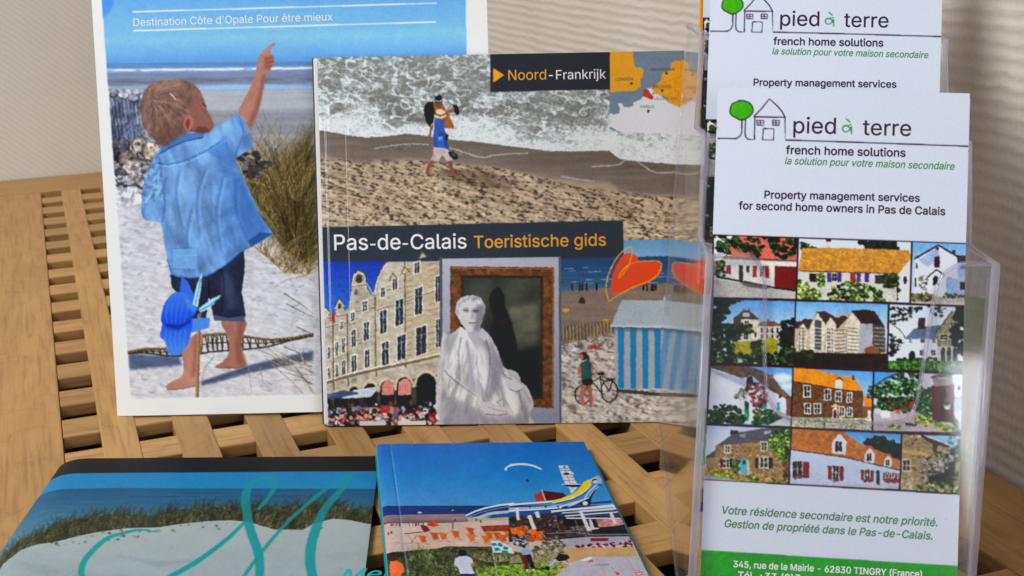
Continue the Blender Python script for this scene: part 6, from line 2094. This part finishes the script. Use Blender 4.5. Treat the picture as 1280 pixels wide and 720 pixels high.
    p.dabs([(340, 400), (800, 400), (800, 700), (340, 700)], 300, 7, [(206, 196, 172), (130, 112, 86), (176, 160, 128), (96, 84, 66)], a=0.75, asp=0.6)
    p.fill([(440, 400), (800, 400), (800, 500), (590, 474)], (150, 196, 226))
    p.fill([(444, 412), (584, 462), (584, 476), (500, 462), (440, 422)], (70, 64, 60))
    p.line([(450, 412), (586, 464)], 6, (226, 222, 214))
    p.line([(346, 492), (440, 506), (510, 524)], 18, (196, 166, 98))
    p.fill([(500, 456), (524, 460), (520, 500), (502, 500)], (76, 60, 50))
    win(352, 540, 386, 590, fr=(206, 196, 176), gl=(70, 66, 60), b=6)
    p.fill([(560, 500), (612, 490), (612, 620), (560, 630)], (28, 28, 26))
    p.dabs([(578, 420), (800, 420), (800, 640), (600, 640)], 150, 11, [(36, 62, 40), (60, 92, 56), (90, 120, 80)], a=0.95)
    p.dabs([(440, 560), (500, 510), (590, 480), (600, 560), (530, 630), (450, 650)], 200, 8, [(150, 144, 120), (200, 196, 206), (96, 96, 66), (120, 112, 80), (176, 170, 190), (60, 66, 44)], a=0.9)
    p.fill([(480, 620), (560, 600), (620, 640), (560, 660), (480, 660)], (36, 38, 32), 0.9, soft=1)
    p.dabs([(410, 660), (500, 650), (640, 650), (800, 660), (800, 730), (410, 720)], 170, 10, [(96, 122, 52), (60, 100, 56), (36, 70, 48), (136, 150, 80), (186, 180, 150)], a=0.92)
    p.dabs([(340, 640), (420, 630), (420, 700), (340, 690)], 50, 10, [(214, 206, 190), (170, 154, 124)], a=0.8)
    end(11)
    p.crop()
    p.leafy(0.8, 1.15, areas=G)
    p.warp(G, 0.4, 1.8)
    p.dabs([(897, 112), (1208, 118), (1206, 290), (896, 288)], 10, 0.5, [(170, 172, 186)], a=0.5)
    p.dabs([(884, 606), (1196, 622), (1194, 690), (880, 680)], 8, 0.6, [(150, 152, 166)], a=0.6)
    p.dabs([(894, 112), (898, 112), (896, 240), (892, 240)], 16, 0.9, [(120, 116, 112), (90, 90, 92)], a=0.6)
    p.fill([(893.6, 110), (896.4, 110), (880, 640), (872, 780), (868, 780), (876, 640)], (200, 204, 224), 0.6)
    p.soften(1, 0.11)
    p.grain(0.010, 20)
    return p


def build_leaflets():
    p = leaflet_print()
    t = empty('house_leaflet', LM)
    tag(t, 'white property leaflet with twelve house photos, foremost in the low front pocket', 'leaflet', 'property leaflets in the plastic stand')
    zf = lambda u, v: 0.0006 + 0.0007 * np.sin(np.clip(u / 99, 0, 1) * math.pi) * (0.5 + 0.5 * np.cos(v / 210 * 2.2))
    sheet('front_panel', p, 1.02, M_LEAF, t, zf)
    pl, gn, wt, bg_ = PLUM, (58, 138, 60), (236, 240, 236), (66, 128, 72)
    lettering('lettering', p, [
        ('pied', (991, 166.9), (1044, 168.0), pl, 0.006, 0, 1.0), ('terre', (1077.5, 169.4), (1138, 170.6), pl, 0.006, 0, 1.0),
        ('french home solutions', (981.7, 192.9), (1131.2, 196.6), pl, 0.020, 0, 1.0),
        ('la solution pour votre maison secondaire', (980.2, 205.6), (1191.7, 212.6), gn, 0.010, 0.22, 1.12),
        ('Property management services', (955, 248.2), (1149, 252.6), pl, 0.020, 0, 1.0),
        ('for second home owners in Pas de Calais', (923, 261.8), (1181, 269.2), pl, 0.020, 0, 1.02),
        ('Votre résidence secondaire est notre priorité.', (900.6, 641.6), (1171, 657.6), bg_, 0.017, 0.2, 1.05),
        ('Gestion de propriété dans le Pas-de-Calais.', (904.6, 658.4), (1165, 674.2), bg_, 0.017, 0.2, 1.05),
        ('345, rue de la Mairie - 62830 TINGRY (France)', (916.4, 708.4), (1152, 721.2), wt, 0.018, 0, 1.05),
        ('Tél. +33 (0)3', (922, 723.4), (1000, 727.6), wt, 0.018, 0, 1.05)], t, zf)
    bm = bmesh.new()
    add_box(bm, 0.0002, 0.0988, -0.2098, -0.0002, -0.0009, 0.0004)
    bevel_all(bm, 0.0003, 1)
    bm_obj('folded_sheet', bm, M_LEAFP, t)
    kids = list(t.children)
    nrm = LE.cross(-LD)
    up = -LD

    def again(label, du, dt, dn, roll=0.0):
        r = t.copy()
        COL.objects.link(r)
        off = LE * du + up * dt - nrm * dn
        r.matrix_world = Matrix.Translation(off) @ LM @ Matrix.Rotation(roll, 4, 'Z')
        r['label'] = label
        for c in kids:
            k = c.copy()
            COL.objects.link(k)
            k.parent = r
        return r
    again('white property leaflet directly behind the foremost one, its right edge peeping out', 0.0009, -0.0012, 0.0024, -0.004)
    again('white property leaflet in the middle pocket, second from the front, top cut by the frame', -0.0022, 0.0543, 0.0400)
    again('white property leaflet in the rear pocket, only a sliver of its left edge showing', -0.0038, 0.1105, 0.0810, 0.012)
    # an orange leaflet at the very back
    r = empty('orange_leaflet', Matrix.Translation(LE * -0.0052 + up * 0.109 - nrm * 0.0880) @ LM @ Matrix.Rotation(0.014, 4, 'Z'))
    tag(r, 'orange leaflet with a dark edge at the very back of the plastic stand', 'leaflet')
    bm = bmesh.new()
    add_box(bm, 0, 0.0985, -0.21, 0, -0.0020, 0.0006)
    bevel_all(bm, 0.0004, 1)
    bm_obj('cover', bm, M_ORANGE, r)
    bm = bmesh.new()
    add_box(bm, 0.0040, 0.0960, -0.209, 0.0002, 0.0007, 0.0018)
    bevel_all(bm, 0.0003, 1)
    bm_obj('inner_pages', bm, M_DARK, r)


build_leaflets()


# ------------------------------------------------------------------ clear plastic leaflet stand
def stand():
    u0 = Vector((0.89737, -0.44127, 0))
    t0 = Vector((0.15236, 0.30984, 0.9385))
    n0 = u0.cross(t0)
    f1 = Vector((0.24237, 0.41823, 0))
    eL, eR = Vector((0.415, 0.910, 0)), Vector((0.455, 0.890, 0))
    o = f1 + u0 * 0.055 + Vector((0.044, 0.09, 0))
    t = empty('leaflet_stand', Matrix.Translation(o))
    tag(t, 'clear plastic three pocket leaflet stand on the right of the table', 'leaflet stand')

    def L(b, z, off=0.0):
        return f1 + eL * (b / 1000) - u0 * (0.010 * (150 - z) / 150 + off) + Vector((0, 0, z / 1000)) - o

    def R(b, z, off=0.0):
        return f1 + u0 * (0.1093 - 0.0125 * max(0, 150 - z) / 150 + off) + eR * (b / 1000) + Vector((0, 0, (z - 3.3 * z / 150) / 1000)) - o
    prof = [(-54.6, 0.6), (0, 150), (42, 146), (58, 188), (100, 184), (116, 226), (198, 222), (191, 0.6)]
    for P, sgn in ((L, -1), (R, 1)):
        bm = bmesh.new()
        add_prism(bm, [P(b, z) for b, z in prof], u0 * (0.0018 * sgn))
        w = bm_obj('side_wall_panel', bm, M_CLEAR, t)
        # thick moulded edge following the steps
        bm = bmesh.new()
        pts = []
        for i, (b, z) in enumerate(prof[:-1]):
            pts.append(P(b, z, 0.0009))
        add_bar(bm, pts, 0.0016, 10)
        bm_obj('moulded_edge', bm, M_RIM, w, True)
        bm = bmesh.new()
        add_bar(bm, [P(198, 222, 0.0009), P(191, 0.6, 0.0009)], 0.0008, 8)
        bm_obj('rear_edge', bm, M_RIM, w, True)
        bm = bmesh.new()
        add_bar(bm, [P(191, 1.2, 0.0009), P(-54, 1.2, 0.0009)], 0.0009, 8)
        bm_obj('foot_edge', bm, M_EDGE, w, True)
    cut = [(16.0, 0), (17.5, 1.6), (19.5, 5.4), (20.5, 10.2), (20.5, 25.4), (20.5, 43.5), (21.6, 55.7), (25.1, 61.4), (30.4, 63.6), (52.9, 64.0), (66.2, 64.2), (73.9, 62.8), (77.5, 60.0), (79.6, 54.3), (82.2, 38.5), (84.8, 22.1), (87.0, 10.5), (90.0, 4.4), (94.6, 1.2), (97.0, 0)]
    for k, (b, z, h) in enumerate(((0, 150, 157), (58, 188, 158), (116, 226, 160))):
        A = L(b, z) + u0 * 0.0004
        wid = (R(b, z) - L(b, z)).length - 0.0008
        e = (R(b, z) - L(b, z)).normalized()
        dn = -t0
        flare = 0.006 * 0
        outl = [(0, 0)] + cut + [(wid * 1000, 0), (wid * 1000 - 12, h), (-9.0, h)]
        bm = bmesh.new()
        add_prism(bm, [A + e * (x / 1000) + dn * (y / 1000) for x, y in outl], n0 * -0.0018)
        fp = bm_obj('front_panel', bm, M_CLEAR, t)
        bm = bmesh.new()
        ctr = [A + e * (x / 1000) + dn * (y / 1000) - n0 * 0.0009 for x, y in [(0.5, 0)] + cut + [(wid * 1000 - 0.5, 0)]]
        add_bar(bm, ctr, 0.0009, 8)
        bm_obj('cutout_edge', bm, M_EDGE, fp, True)
        for side in (0, 1):
            bm = bmesh.new()
            xa, xb = ((0.6, -8.2), (wid * 1000 - 0.6, wid * 1000 - 12.4))[side]
            add_bar(bm, [A + e * (xa / 1000) + dn * 0.002 - n0 * 0.0026, A + e * (xb / 1000) + dn * ((h - 3) / 1000) - n0 * 0.0026], 0.0007, 6)
            bm_obj('upright_edge', bm, M_EDGE, fp, True)
        # pocket floor
        zf = 10.5 + 38 * k
        bf = b - (z - zf) * 0.3301
        bm = bmesh.new()
        q = [L(bf + 3, zf) + u0 * 0.0006, R(bf + 3, zf) - u0 * 0.0006, R(bf + 50, zf + 0.2) - u0 * 0.0006, L(bf + 50, zf + 0.2) + u0 * 0.0006]
        add_prism(bm, q, Vector((0, 0, -0.0018)))
        bm_obj('pocket_floor', bm, M_CLEAR, t)
    bm = bmesh.new()
    add_prism(bm, [L(190, 1.5) + u0 * 0.0004, R(190, 1.5) - u0 * 0.0004, R(197, 221) - u0 * 0.0004, L(197, 221) + u0 * 0.0004], Vector((0.0007, 0.0016, 0)) * -1)
    bm_obj('back_panel', bm, M_CLEAR, t)


stand()
